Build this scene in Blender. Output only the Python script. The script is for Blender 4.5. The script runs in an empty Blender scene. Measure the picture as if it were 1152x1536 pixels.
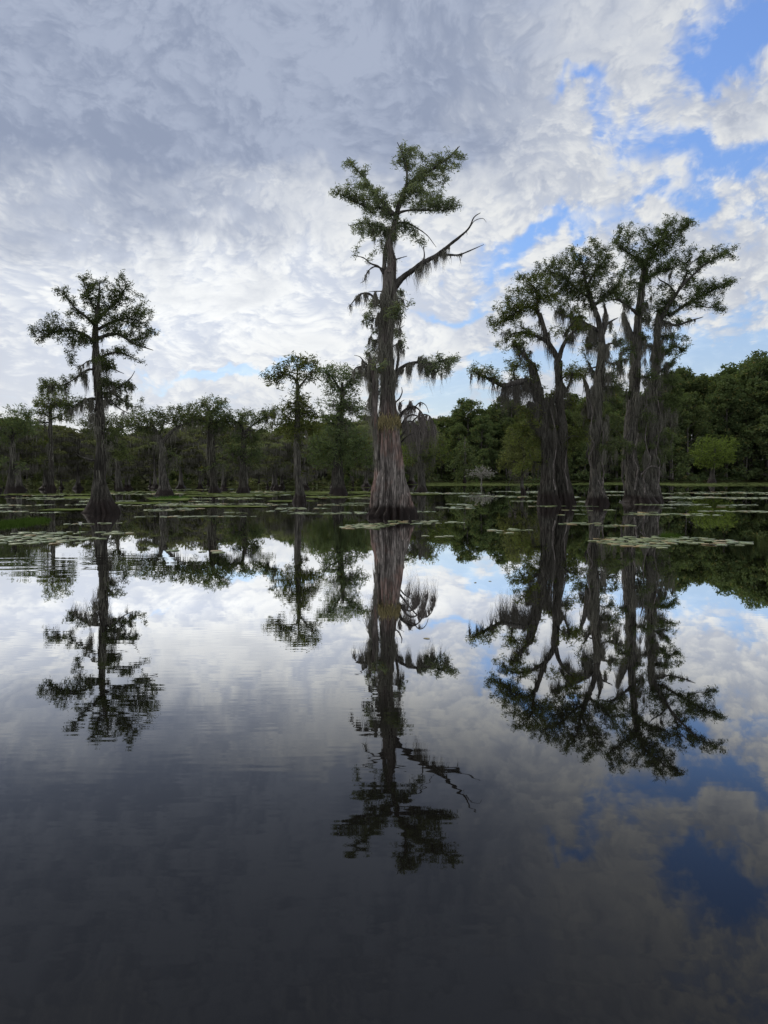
import bpy, math, random, os
import numpy as np

SC = bpy.context.scene
COL = SC.collection
R = math.radians

# ------------------------------------------------------------------ camera
FPX, CX, CY = 1138.0, 576.0, 768.0          # focal length and centre, photograph pixels
EYE = 1.5                                   # eye height of somebody in a small boat
PITCH = R(2.92)
cam_d = bpy.data.cameras.new("camera")
cam = bpy.data.objects.new("camera", cam_d)
COL.objects.link(cam)
cam.location = (0, 0, EYE)
cam.rotation_euler = (R(90) - PITCH, 0, 0)
cam_d.sensor_fit = 'VERTICAL'
cam_d.sensor_height = 36.0
cam_d.lens = 36.0 * FPX / 1536.0
cam_d.clip_end = 6000
cam_d.clip_start = 0.05
SC.camera = cam


def ray(px, py):
    x, y = (px - CX) / FPX, (CY - py) / FPX
    return np.array([x, math.cos(PITCH) + y * math.sin(PITCH), -math.sin(PITCH) + y * math.cos(PITCH)])


def P(px, py, Y):
    """The point at distance Y along the lake that stands at photograph pixel (px, py)."""
    d = ray(px, py)
    return np.array([0, 0, EYE]) + d * (Y / d[1])


def on_water(px, py):
    d = ray(px, py)
    return np.array([0, 0, EYE]) + d * (EYE / -d[2])


# ------------------------------------------------------------------ node helper
class G:
    def __init__(s, nt):
        s.nt = nt
        nt.nodes.clear()

    def n(s, t, **kw):
        x = s.nt.nodes.new(t)
        for k, v in kw.items():
            setattr(x, k, v)
        return x

    def put(s, sock, v):
        if v is None:
            return
        if isinstance(v, bpy.types.NodeSocket):
            s.nt.links.new(v, sock)
        else:
            sock.default_value = v

    def m(s, op, a, b=None, c=None, clamp=False):
        x = s.n('ShaderNodeMath', operation=op, use_clamp=clamp)
        for i, v in enumerate((a, b, c)):
            s.put(x.inputs[i], v)
        return x.outputs[0]

    def v(s, op, a, b=None, scale=None):
        x = s.n('ShaderNodeVectorMath', operation=op)
        s.put(x.inputs[0], a)
        s.put(x.inputs[1], b)
        if scale is not None:
            s.put(x.inputs['Scale'], scale)
        return x.outputs['Value'] if op in ('LENGTH', 'DOT_PRODUCT', 'DISTANCE') else x.outputs[0]

    def noise(s, vec, scale, detail=3.0, rough=0.5, dist=0.0, dim='2D'):
        x = s.n('ShaderNodeTexNoise', noise_dimensions=dim)
        s.put(x.inputs['Vector'], vec)
        x.inputs['Scale'].default_value = scale
        x.inputs['Detail'].default_value = detail
        x.inputs['Roughness'].default_value = rough
        x.inputs['Distortion'].default_value = dist
        return x

    def step(s, val, lo, hi, a=0.0, b=1.0):
        x = s.n('ShaderNodeMapRange', interpolation_type='SMOOTHSTEP')
        s.put(x.inputs[0], val)
        for i, q in enumerate((lo, hi, a, b)):
            s.put(x.inputs[i + 1], q)
        return x.outputs[0]

    def mix(s, f, a, b, mode='MIX'):
        x = s.n('ShaderNodeMix', data_type='RGBA', blend_type=mode)
        s.put(x.inputs[0], f)
        for i, q in ((6, a), (7, b)):
            if isinstance(q, tuple) and len(q) == 3:
                q = (*q, 1)
            s.put(x.inputs[i], q)
        return x.outputs[2]

    def xyz(s, v):
        x = s.n('ShaderNodeSeparateXYZ')
        s.put(x.inputs[0], v)
        return x.outputs

    def vec(s, x, y, z):
        c = s.n('ShaderNodeCombineXYZ')
        for i, q in enumerate((x, y, z)):
            s.put(c.inputs[i], q)
        return c.outputs[0]


# ------------------------------------------------------------------ daylight
SUN_EL, SUN_AZ = R(46), R(-62)              # veiled sun, ahead and to the left, azimuth from +Y towards +X
W = bpy.data.worlds.new("World")
SC.world = W
W.use_nodes = True
W.cycles.sampling_method = 'MANUAL'
W.cycles.sample_map_resolution = 512
g = G(W.node_tree)
STR = 0.15
tc = g.n('ShaderNodeTexCoord').outputs['Generated']
sky = g.n('ShaderNodeTexSky', sky_type='NISHITA')
sky.sun_disc = False
sky.sun_elevation = SUN_EL
sky.sun_rotation = SUN_AZ
sky.air_density = 1.0
sky.dust_density = 0.4
sky.ozone_density = 2.0
dx, dy, dz = g.xyz(tc)
az = g.m('ARCTAN2', dx, dy)
el = g.m('ARCSINE', dz)
ae = g.vec(az, el, 0.0)


def ang(px, py):
    d = ray(px, py)
    d = d / np.linalg.norm(d)
    return math.atan2(d[0], d[1]), math.asin(d[2])


# cloud-deck coordinates: finer and flatter towards the horizon
elp = g.m('ADD', g.m('MAXIMUM', el, 0.0), 0.06)
uv = g.vec(g.m('MULTIPLY', az, 2.0), g.m('MULTIPLY', g.m('POWER', elp, 0.6), 3.7), 0.0)
wn = g.noise(uv, 2.2, 2, 0.5).outputs['Color']
uvw = g.v('ADD', uv, g.v('SCALE', g.v('SUBTRACT', wn, (0.5, 0.5, 0.5)), scale=0.20))
# slow wander of the cloud banks' edges
aw = g.noise(ae, 9.0, 4, 0.6).outputs['Color']
aew = g.v('ADD', ae, g.v('SCALE', g.v('SUBTRACT', aw, (0.5, 0.5, 0.5)), scale=0.14))


def blobs(lst):
    tot = None
    for (px, py, rx, ry, rot, amp) in lst:
        a0, e0 = ang(px, py)
        mp = g.n('ShaderNodeMapping', vector_type='TEXTURE')
        g.put(mp.inputs[0], aew)
        mp.inputs[1].default_value = (a0, e0, 0)
        mp.inputs[2].default_value = (0, 0, R(rot))
        mp.inputs[3].default_value = (rx / FPX, ry / FPX, 1)
        L = g.v('LENGTH', mp.outputs[0])
        w = g.m('MULTIPLY', g.m('EXPONENT', g.m('MULTIPLY', g.m('MULTIPLY', L, L), -0.8)), amp)
        tot = w if tot is None else g.m('ADD', tot, w)
    return tot


DARK = blobs([  # grey cloud banks: centre, half sizes (pixels of the photograph), tilt, depth
    (240, 190, 330, 55, 4, 1.25), (120, 60, 330, 80, 0, .48), (440, 150, 150, 60, 10, .36), (560, 30, 200, 80, 0, .25),
    (60, 350, 150, 45, 0, .55), (280, 325, 150, 34, -6, .48), (720, 222, 60, 18, 0, .45), (690, 120, 120, 70, 0, .28),
    (820, 268, 100, 20, 0, .36), (150, -250, 700, 260, 0, .75), (900, -330, 400, 150, 0, .4), (50, 560, 140, 16, 0, .2), (1090, 130, 70, 24, -18, .4)])
BLUE = blobs([  # holes where the blue shows
    (1112, 48, 66, 36, 0, .9), (1045, 105, 50, 20, 15, .65), (1092, 238, 88, 30, -8, 1.05), (925, 165, 24, 66, 22, .60), (862, 121, 40, 12, 0, .68), (985, 210, 36, 18, 0, .35),
    (830, 346, 62, 16, 8, .92), (762, 385, 38, 22, 20, .8), (690, 462, 100, 11, 4, .70), (1010, 306, 80, 16, 8, .7), (1150, 330, 50, 20, 0, .6), (740, 436, 50, 9, 10, .5),
    (1110, 525, 150, 38, 0, 1.1), (760, 565, 180, 24, 0, .9), (400, 572, 90, 11, 5, .85), (265, 573, 75, 9, -4, .6), (200, 502, 60, 7, -3, .5), (1140, 445, 36, 14, 0, .5), (940, 470, 100, 16, 0, .35),
    (560, 600, 160, 14, 0, .45), (640, 410, 130, 16, 0, .28), (480, 505, 60, 7, 0, .35), (1200, -180, 200, 90, 0, .5), (960, 240, 230, 200, 0, .12)])
n1 = g.noise(uvw, 2.0, 4, 0.58).outputs[0]
n2 = g.noise(uvw, 7.5, 5, 0.62).outputs[0]
n3 = g.noise(uvw, 22.0, 3, 0.55).outputs[0]
vor = g.n('ShaderNodeTexVoronoi', feature='F1', voronoi_dimensions='2D')
g.put(vor.inputs['Vector'], g.v('ADD', uvw, g.v('SCALE', g.vec(n2, n3, 0.0), scale=0.16)))
vor.inputs['Scale'].default_value = 19.0
puff = g.m('SUBTRACT', 0.95, vor.outputs['Distance'])
tex = g.m('ADD', g.m('ADD', g.m('MULTIPLY', n2, 0.56), g.m('MULTIPLY', n3, 0.24)), g.m('MULTIPLY', puff, 0.20))
dens = g.m('ADD', g.m('ADD', g.m('MULTIPLY', n1, 0.85), g.m('MULTIPLY', tex, 1.72)), g.m('MULTIPLY', BLUE, -1.2))
dens = g.m('ADD', dens, g.m('MULTIPLY', DARK, 0.25))
cov = g.step(dens, 0.0, 0.98)
veil = g.step(el, 0.02, 0.30, 0.62, 0.0)
cov = g.m('MAXIMUM', cov, veil)
dk = g.step(g.m('ADD', g.m('ADD', DARK, g.m('MULTIPLY', g.m('SUBTRACT', n1, 0.5), 1.2)), g.m('MULTIPLY', g.m('SUBTRACT', n2, 0.5), 0.7)), 0.0, 1.0)
lum = g.step(g.m('ADD', tex, g.m('MULTIPLY', g.m('SUBTRACT', n1, 0.5), 0.7)), 0.34, 0.66)
lum = g.m('ADD', g.m('MULTIPLY', lum, g.step(el, 0.0, 0.20, 0.45, 1.0)), g.step(el, 0.0, 0.20, 0.45, 0.0))
GLOW = blobs([(390, 430, 340, 130, 0, .21), (120, 520, 300, 110, 0, .15), (60, 300, 120, 40, 0, .06), (760, 60, 200, 100, 0, .06)])
white = g.mix(lum, (3.45, 3.75, 4.4), (5.4, 5.5, 5.55))
white = g.v('MULTIPLY', white, g.vec(g.m('ADD', GLOW, 1.0), g.m('ADD', GLOW, 0.995), g.m('ADD', GLOW, 0.98)))
lum2 = g.m('ADD', g.m('MULTIPLY', lum, 0.6), 0.15)
grey = g.mix(lum2, (1.76, 2.10, 2.92), (2.98, 3.36, 4.22))
cloud = g.mix(dk, white, grey)
clear = g.mix(1.0, sky.outputs[0], g.mix(g.step(el, 0.05, 0.5), (0.82, 0.90, 1.0), (1.0, 1.12, 1.38)), 'MULTIPLY')
tot = g.mix(cov, clear, cloud)
bg = g.n('ShaderNodeBackground')
g.put(bg.inputs[0], tot)
bg.inputs[1].default_value = STR
out = g.n('ShaderNodeOutputWorld')
g.put(out.inputs[0], bg.outputs[0])

sd = bpy.data.lights.new("sun", 'SUN')
sd.energy = 1.4
sd.angle = R(22)
sd.color = (1.0, 0.95, 0.87)
sun = bpy.data.objects.new("sun", sd)
COL.objects.link(sun)
sun.rotation_euler = (math.pi / 2 - SUN_EL, 0, -SUN_AZ + math.pi)
sun.location = (-60, 60, 80)
SC.view_settings.view_transform = 'Standard'
SC.view_settings.look = 'None'
SC.view_settings.exposure = 0
SC.view_settings.gamma = 1
# ------------------------------------------------------------------ mesh and object helpers
def mesh_from(name, V, F, mat, smooth=False):
    """V (n,3) array, F (m,k) index array of triangles or quads."""
    me = bpy.data.meshes.new(name)
    V = np.ascontiguousarray(V, dtype=np.float32)
    F = np.ascontiguousarray(F, dtype=np.int32)
    m, k = F.shape
    me.vertices.add(len(V))
    me.vertices.foreach_set('co', V.ravel())
    me.loops.add(m * k)
    me.loops.foreach_set('vertex_index', F.ravel())
    me.polygons.add(m)
    me.polygons.foreach_set('loop_start', np.arange(0, m * k, k, dtype=np.int32))
    if smooth:
        me.polygons.foreach_set('use_smooth', np.ones(m, dtype=bool))
    me.update(calc_edges=True)
    me.materials.append(mat)
    return me


def link(name, data, parent=None, loc=None):
    o = bpy.data.objects.new(name, data)
    COL.objects.link(o)
    if parent is not None:
        o.parent = parent
    if loc is not None:
        o.location = tuple(float(q) for q in loc)
    return o


def tag(o, label=None, cat=None, group=None, kind=None):
    for k, v in (('label', label), ('category', cat), ('group', group), ('kind', kind)):
        if v:
            o[k] = v
    return o


def thing(name, loc, label, cat, group=None):
    return tag(link(name, None, None, loc), label, cat, group)


def material(name):
    m = bpy.data.materials.new(name)
    m.use_nodes = True
    return m, G(m.node_tree)


# ------------------------------------------------------------------ water
def water_material():
    m, g = material("water")
    geo = g.n('ShaderNodeNewGeometry')
    pos = geo.outputs['Position']
    x, y, z = g.xyz(pos)
    big = g.noise(g.v('MULTIPLY', pos, (0.55, 1.5, 1)), 0.9, 2, 0.5).outputs[0]
    small = g.noise(g.v('MULTIPLY', pos, (1.0, 2.6, 1)), 2.6, 2, 0.5).outputs[0]
    patch = g.step(g.noise(g.v('MULTIPLY', pos, (1, 0.8, 1)), 0.16, 2, 0.5).outputs[0], 0.5, 0.68)
    fine = g.noise(g.v('MULTIPLY', pos, (0.5, 2.2, 1)), 5.0, 1, 0.5).outputs[0]
    h = g.m('ADD', g.m('MULTIPLY', big, WAVE[0]), g.m('MULTIPLY', small, WAVE[1]))
    h = g.m('ADD', h, g.m('MULTIPLY', g.m('MULTIPLY', fine, patch), WAVE[2]))
    dr = g.v('LENGTH', g.v('MULTIPLY', g.v('SUBTRACT', pos, (-6.6, 12.2, 0.0)), (0.30, 0.45, 0.0)))
    rip = g.m('SINE', g.m('ADD', g.m('MULTIPLY', y, 9.5), g.m('MULTIPLY', big, 9.0)))
    h = g.m('ADD', h, g.m('MULTIPLY', g.m('MULTIPLY', rip, g.step(dr, 0.2, 1.3, 1.0, 0.0)), 0.0006))
    bump = g.n('ShaderNodeBump')
    bump.inputs['Strength'].default_value = 1.0
    bump.inputs['Distance'].default_value = 1.0
    g.put(bump.inputs['Height'], h)
    d = g.n('ShaderNodeBsdfDiffuse')
    d.inputs[0].default_value = (0.005, 0.0045, 0.004, 1)
    gl = g.n('ShaderNodeBsdfGlossy')
    gl.inputs['Roughness'].default_value = 0.012
    gl.inputs['Color'].default_value = (1, 1, 1, 1)
    g.put(gl.inputs['Normal'], bump.outputs[0])
    fr = g.n('ShaderNodeFresnel')
    fr.inputs['IOR'].default_value = 1.34
    f = g.m('MULTIPLY', fr.outputs[0], g.step(fr.outputs[0], 0.05, 0.26, 0.98, 2.8), clamp=True)
    mx = g.n('ShaderNodeMixShader')
    g.put(mx.inputs[0], f)
    g.put(mx.inputs[1], d.outputs[0])
    g.put(mx.inputs[2], gl.outputs[0])
    o = g.n('ShaderNodeOutputMaterial')
    g.put(o.inputs[0], mx.outputs[0])
    return m


WAVE = (0.00024, 0.00005, 0.0004)
M_WATER = water_material()
S = 2500.0
tag(link('lake_water', mesh_from('lake_water', [(-S, -300, 0), (S, -300, 0), (S, S, 0), (-S, S, 0)], [(0, 1, 2, 3)], M_WATER)), kind='structure')
# ------------------------------------------------------------------ materials of living things
def bark_material(name, dark, pale, red=(0.15, 0.085, 0.07), redness=0.0, wet=0.38, streak=9.0, stripped=None):
    m, g = material(name)
    pos = g.n('ShaderNodeNewGeometry').outputs['Position']
    x, y, z = g.xyz(pos)
    p1 = g.v('MULTIPLY', pos, (1, 1, 0.10))
    n1 = g.noise(p1, streak, 5, 0.65, dim='3D').outputs[0]
    n2 = g.noise(p1, streak * 3.5, 3, 0.6, dim='3D').outputs[0]
    n3 = g.noise(pos, 1.3, 3, 0.5, dim='3D').outputs[0]
    c = g.mix(g.step(n1, 0.34, 0.64), dark, pale)
    rd = g.m('MULTIPLY', g.step(n3, 0.42, 0.62), redness)
    if stripped:                                  # old dark bark still hangs on above this height; below it the wood is bare and ruddy
        old = g.step(g.m('ADD', z, g.m('MULTIPLY', n1, 1.2)), stripped, stripped + 0.9)
        c = g.mix(g.m('MULTIPLY', old, 0.62), c, dark)
        rd = g.m('MULTIPLY', rd, g.m('SUBTRACT', 1.0, g.m('MULTIPLY', old, 0.85)))
    c = g.mix(rd, c, red)
    c = g.mix(g.step(n2, 0.38, 0.60, 0.75, 0.0), c, tuple(q * 0.4 for q in dark))
    edge = g.m('ADD', g.m('ADD', z, g.m('MULTIPLY', g.m('SUBTRACT', n1, 0.5), 0.22)), g.m('MULTIPLY', g.m('SUBTRACT', n3, 0.5), 0.35))
    dry = g.step(edge, wet * 0.65, wet * 1.2) if wet > 0 else g.m('ADD', 1.0, 0.0)
    c = g.mix(dry, g.mix(n1, (0.005, 0.003, 0.0025), (0.020, 0.010, 0.007)), c)
    b = g.n('ShaderNodeBsdfPrincipled')
    g.put(b.inputs['Base Color'], c)
    g.put(b.inputs['Roughness'], g.m('ADD', g.m('MULTIPLY', dry, 0.38), 0.52))
    b.inputs['Specular IOR Level'].default_value = 0.25
    bp = g.n('ShaderNodeBump')
    bp.inputs['Strength'].default_value = 0.9
    bp.inputs['Distance'].default_value = 0.05
    g.put(bp.inputs['Height'], g.m('ADD', n1, g.m('MULTIPLY', n2, 0.5)))
    g.put(b.inputs['Normal'], bp.outputs[0])
    o = g.n('ShaderNodeOutputMaterial')
    g.put(o.inputs[0], b.outputs[0])
    return m


def leaf_material(name, a, b_, c_=None, trans=0.42, clump=1.2):
    m, g = material(name)
    geo = g.n('ShaderNodeNewGeometry')
    rnd = geo.outputs['Random Per Island']
    n = g.noise(geo.outputs['Position'], clump, 2, 0.5, dim='3D').outputs[0]
    c = g.mix(g.m('ADD', g.m('MULTIPLY', rnd, 0.55), g.m('MULTIPLY', g.step(n, 0.35, 0.65), 0.45)), a, b_)
    if c_:
        c = g.mix(g.step(rnd, 0.93, 0.97), c, c_)
    oi = g.n('ShaderNodeObjectInfo').outputs['Random']
    hs = g.n('ShaderNodeHueSaturation')
    g.put(hs.inputs['Hue'], g.m('ADD', 0.495, g.m('MULTIPLY', oi, 0.022)))
    g.put(hs.inputs['Value'], g.m('ADD', 0.8, g.m('MULTIPLY', oi, 0.4)))
    g.put(hs.inputs['Color'], c)
    c = hs.outputs[0]
    d = g.n('ShaderNodeBsdfDiffuse')
    g.put(d.inputs[0], c)
    t = g.n('ShaderNodeBsdfTranslucent')
    g.put(t.inputs[0], g.mix(1.0, c, (1.1, 1.15, 0.6), 'MULTIPLY'))
    mx = g.n('ShaderNodeMixShader')
    mx.inputs[0].default_value = trans
    g.put(mx.inputs[1], d.outputs[0])
    g.put(mx.inputs[2], t.outputs[0])
    o = g.n('ShaderNodeOutputMaterial')
    g.put(o.inputs[0], mx.outputs[0])
    return m


def moss_material(name, a, b_):
    m, g = material(name)
    geo = g.n('ShaderNodeNewGeometry')
    n = g.noise(geo.outputs['Position'], 5.0, 2, 0.5, dim='3D').outputs[0]
    f = g.m('ADD', g.m('MULTIPLY', geo.outputs['Random Per Island'], 0.6), g.m('MULTIPLY', n, 0.4))
    d = g.n('ShaderNodeBsdfDiffuse')
    g.put(d.inputs[0], g.mix(f, a, b_))
    o = g.n('ShaderNodeOutputMaterial')
    g.put(o.inputs[0], d.outputs[0])
    return m


M_BARK_MAIN = bark_material("weathered_cypress_bark", (0.050, 0.043, 0.039), (0.37, 0.33, 0.305), (0.27, 0.155, 0.125), 0.60, wet=0.42, streak=7.0, stripped=3.6)
M_BARK = bark_material("cypress_bark", (0.026, 0.024, 0.020), (0.155, 0.146, 0.128), redness=0.05, wet=0.40)
M_BARK_DARK = bark_material("dark_cypress_bark", (0.022, 0.020, 0.016), (0.100, 0.094, 0.080), redness=0.05, wet=0.55)
M_TWIG = bark_material("twig_bark", (0.030, 0.027, 0.024), (0.115, 0.106, 0.096), wet=-5)
M_DEAD = bark_material("dead_wood", (0.07, 0.06, 0.055), (0.24, 0.215, 0.20), wet=-5)
M_PALE_DEAD = bark_material("pale_dead_wood", (0.22, 0.21, 0.19), (0.46, 0.44, 0.40), wet=-5)
M_LEAF = leaf_material("cypress_leaf", (0.085, 0.110, 0.058), (0.185, 0.220, 0.110), (0.12, 0.10, 0.03))
M_LEAF_DARK = leaf_material("dark_cypress_leaf", (0.068, 0.088, 0.044), (0.150, 0.185, 0.084))
M_LEAF_OLIVE = leaf_material("olive_cypress_leaf", (0.082, 0.104, 0.038), (0.195, 0.220, 0.078), (0.13, 0.10, 0.03))
M_LEAF_BRIGHT = leaf_material("bright_cypress_leaf", (0.095, 0.120, 0.030), (0.19, 0.225, 0.062))
M_LEAF_FOREST = leaf_material("forest_leaf", (0.060, 0.084, 0.040), (0.165, 0.203, 0.090), (0.21, 0.18, 0.08), clump=0.35)
M_LEAF_SWAMP = leaf_material("swamp_leaf", (0.092, 0.102, 0.058), (0.200, 0.212, 0.120), (0.21, 0.19, 0.13), clump=0.5)
M_LEAF_MAIN = leaf_material("pale_cypress_leaf", (0.125, 0.150, 0.095), (0.25, 0.280, 0.175), (0.16, 0.14, 0.05))
M_LEAF_PALE_OLIVE = leaf_material("pale_olive_leaf", (0.115, 0.130, 0.055), (0.240, 0.255, 0.110))
M_MOSS = moss_material("spanish_moss", (0.095, 0.092, 0.076), (0.26, 0.25, 0.21))
M_MOSS_DARK = moss_material("dark_spanish_moss", (0.060, 0.056, 0.048), (0.165, 0.155, 0.135))  # darker tone of moss, worn by two of the cypresses
M_MOSS_PALE = moss_material("grey_spanish_moss", (0.105, 0.092, 0.085), (0.27, 0.245, 0.225))
M_FERN = moss_material("dry_fern", (0.17, 0.145, 0.07), (0.38, 0.32, 0.17))

NOISE_K = np.random.default_rng(5).uniform(-1, 1, (24, 3))
NOISE_P = np.random.default_rng(6).uniform(0, 6.28, 24)


def wob(p, freq):
    """Smooth pseudo-noise in [-1, 1] for points p (n,3)."""
    a = np.zeros(len(p))
    for i in range(12):
        a += np.sin(p @ (NOISE_K[i] * freq * (1 + 0.35 * i)) + NOISE_P[i]) / (1 + 0.35 * i)
    return a / 3.2


# ------------------------------------------------------------------ tubes
def resample(pts, rad, step):
    pts, rad = np.asarray(pts, float), np.asarray(rad, float)
    # Catmull-Rom through the given points
    ext = np.vstack([2 * pts[0] - pts[1], pts, 2 * pts[-1] - pts[-2]])
    P_, R_ = [], []
    for i in range(len(pts) - 1):
        a, b, c, d = ext[i:i + 4]
        k = max(2, int(np.linalg.norm(c - b) / step) + 1)
        t = np.linspace(0, 1, k, endpoint=False)[:, None]
        P_.append(0.5 * (2 * b + (c - a) * t + (2 * a - 5 * b + 4 * c - d) * t ** 2 + (3 * b - a - 3 * c + d) * t ** 3))
        R_.append(rad[i] + (rad[i + 1] - rad[i]) * t[:, 0])
    P_.append(pts[-1:])
    R_.append(rad[-1:])
    return np.vstack(P_), np.concatenate(R_)


def tube(pts, rad, sides, flute=None, seed=0, rough=0.0):
    """Swept tube of quads; flute(theta, ring) multiplies the radius."""
    pts = np.asarray(pts, float)
    n = len(pts)
    tan = np.gradient(pts, axis=0)
    tan /= np.linalg.norm(tan, axis=1)[:, None] + 1e-9
    ref = np.array([1.0, 0.02, 0.01]) if abs(tan[0][0]) < 0.9 else np.array([0.0, 1.0, 0.05])
    th = np.linspace(0, 2 * np.pi, sides, endpoint=False)
    V = np.zeros((n, sides, 3))
    u = ref
    for i in range(n):
        u = u - tan[i] * (u @ tan[i])
        u /= np.linalg.norm(u) + 1e-9
        w = np.cross(tan[i], u)
        r = np.full(sides, rad[i])
        if flute is not None:
            r = r * flute(th, i)
        V[i] = pts[i] + np.cos(th)[:, None] * u * r[:, None] + np.sin(th)[:, None] * w * r[:, None]
    if rough:
        flat = V.reshape(-1, 3)
        nrm = flat - np.repeat(pts, sides, 0)
        flat += nrm * (rough * wob(flat + seed * 3.7, 2.2 / max(rad.max(), 0.05)))[:, None]
    i = np.arange(n - 1)[:, None] * sides
    j = np.arange(sides)[None, :]
    k = (j + 1) % sides
    F = np.stack([i + j, i + k, i + sides + k, i + sides + j], -1).reshape(-1, 4)
    V = V.reshape(-1, 3)
    V = np.vstack([V, pts[-1] + tan[-1] * rad[-1] * 0.4])
    tip = len(V) - 1
    b = (n - 1) * sides
    cap = np.array([(b + q, b + (q + 1) % sides, tip, tip) for q in range(sides)])
    return V, F, cap


def join(parts):
    """Join (V, F) pieces of quads."""
    V, F, o = [], [], 0
    for v, f in parts:
        V.append(v)
        F.append(np.asarray(f) + o)
        o += len(v)
    return np.vstack(V), np.vstack(F)


def as_tris(F):
    F = np.asarray(F)
    T = np.vstack([F[:, (0, 1, 2)], F[:, (0, 2, 3)]])
    return T[(T[:, 0] != T[:, 1]) & (T[:, 1] != T[:, 2]) & (T[:, 0] != T[:, 2])]


def rods(A, B, ra, rb, sides=3):
    """Many separate tapered rods from points A to B."""
    A, B = np.asarray(A), np.asarray(B)
    n = len(A)
    d = B - A
    d /= np.linalg.norm(d, axis=1)[:, None] + 1e-9
    ref = np.where(np.abs(d[:, 2:3]) < 0.9, np.array([[0, 0, 1.0]]), np.array([[1.0, 0, 0]]))
    u = np.cross(d, ref)
    u /= np.linalg.norm(u, axis=1)[:, None] + 1e-9
    w = np.cross(d, u)
    th = np.linspace(0, 2 * np.pi, sides, endpoint=False)
    ring = np.cos(th)[None, :, None] * u[:, None] + np.sin(th)[None, :, None] * w[:, None]
    Va = A[:, None] + ring * np.asarray(ra)[:, None, None]
    Vb = B[:, None] + ring * np.asarray(rb)[:, None, None]
    V = np.concatenate([Va, Vb], 1).reshape(-1, 3)
    base = np.arange(n)[:, None] * (2 * sides)
    j = np.arange(sides)[None]
    k = (j + 1) % sides
    F = np.stack([base + j, base + k, base + sides + k, base + sides + j], -1).reshape(-1, 4)
    return V, F


def fronds(C, size, rng, droop=0.35, narrow=0.21):
    """Leaf sprays: a small bent lozenge (two triangles folded along the rib) at each point of C."""
    n = len(C)
    d = rng.normal(size=(n, 3))
    d[:, 2] = d[:, 2] * 0.65 - droop
    d /= np.linalg.norm(d, axis=1)[:, None] + 1e-9
    s = rng.normal(size=(n, 3))
    s -= d * (s * d).sum(1)[:, None]
    s /= np.linalg.norm(s, axis=1)[:, None] + 1e-9
    L = size * rng.uniform(0.7, 1.7, n)[:, None]
    w = L * narrow * rng.uniform(0.7, 1.2, n)[:, None] * 0.5
    up = np.cross(d, s) * L * 0.10
    a = C - d * L * 0.35
    b = C + d * L * 0.65
    V = np.stack([a, C + s * w + up, b, C - s * w + up], 1).reshape(-1, 3)
    i = np.arange(n)[:, None] * 4
    return V, i + np.array([[0, 1, 2, 3]])


def strands(A, length, width, rng, sway=0.06, segs=5):
    """Hanging moss: a thin tapering three-sided rope from each point of A."""
    n = len(A)
    t = np.linspace(0, 1, segs + 1)
    ph = rng.uniform(0, 6.28, (n, 2))
    am = rng.uniform(0.2, 1.0, (n, 2)) * sway * length[:, None]
    fr = rng.uniform(2, 6, (n, 1))
    X = A[:, None, 0] + am[:, :1] * (np.sin(fr * t[None] * 1.6 + ph[:, :1]) - np.sin(ph[:, :1]))
    Y = A[:, None, 1] + am[:, 1:] * (np.sin(fr * t[None] * 1.3 + ph[:, 1:]) - np.sin(ph[:, 1:]))
    Z = A[:, None, 2] - length[:, None] * t[None]
    ctr = np.stack([X, Y, Z], -1)                                             # n, segs+1, 3
    r = width[:, None] * (0.55 + 0.75 * np.sin(np.pi * np.minimum(t * 1.5 + 0.12, 1.0))[None]) * (1 - 0.9 * t[None] ** 2)
    r *= rng.uniform(0.6, 1.4, r.shape)
    th = rng.uniform(0, 6.28, (n, 1)) + np.array([[0, 2.1, 4.2]])
    off = np.stack([np.cos(th), np.sin(th), np.zeros_like(th)], -1)           # n,3,3
    V = ctr[:, :, None] + off[:, None] * r[:, :, None, None]
    V = V.reshape(-1, 3)
    base = (np.arange(n)[:, None, None] * (segs + 1) + np.arange(segs)[None, :, None]) * 3
    j = np.arange(3)[None, None]
    k = (j + 1) % 3
    F = np.stack([base + j, base + k, base + 3 + k, base + 3 + j], -1).reshape(-1, 4)
    return V, F


MOSS_K = 3.4
PAD = 1.25


def to_px(X):
    """Photograph pixels of world points."""
    q = np.asarray(X) - np.array([0, 0, EYE])
    dep = q[:, 1] * math.cos(PITCH) - q[:, 2] * math.sin(PITCH)
    up = q[:, 1] * math.sin(PITCH) + q[:, 2] * math.cos(PITCH)
    return CX + FPX * q[:, 0] / dep, CY - FPX * up / dep


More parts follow.
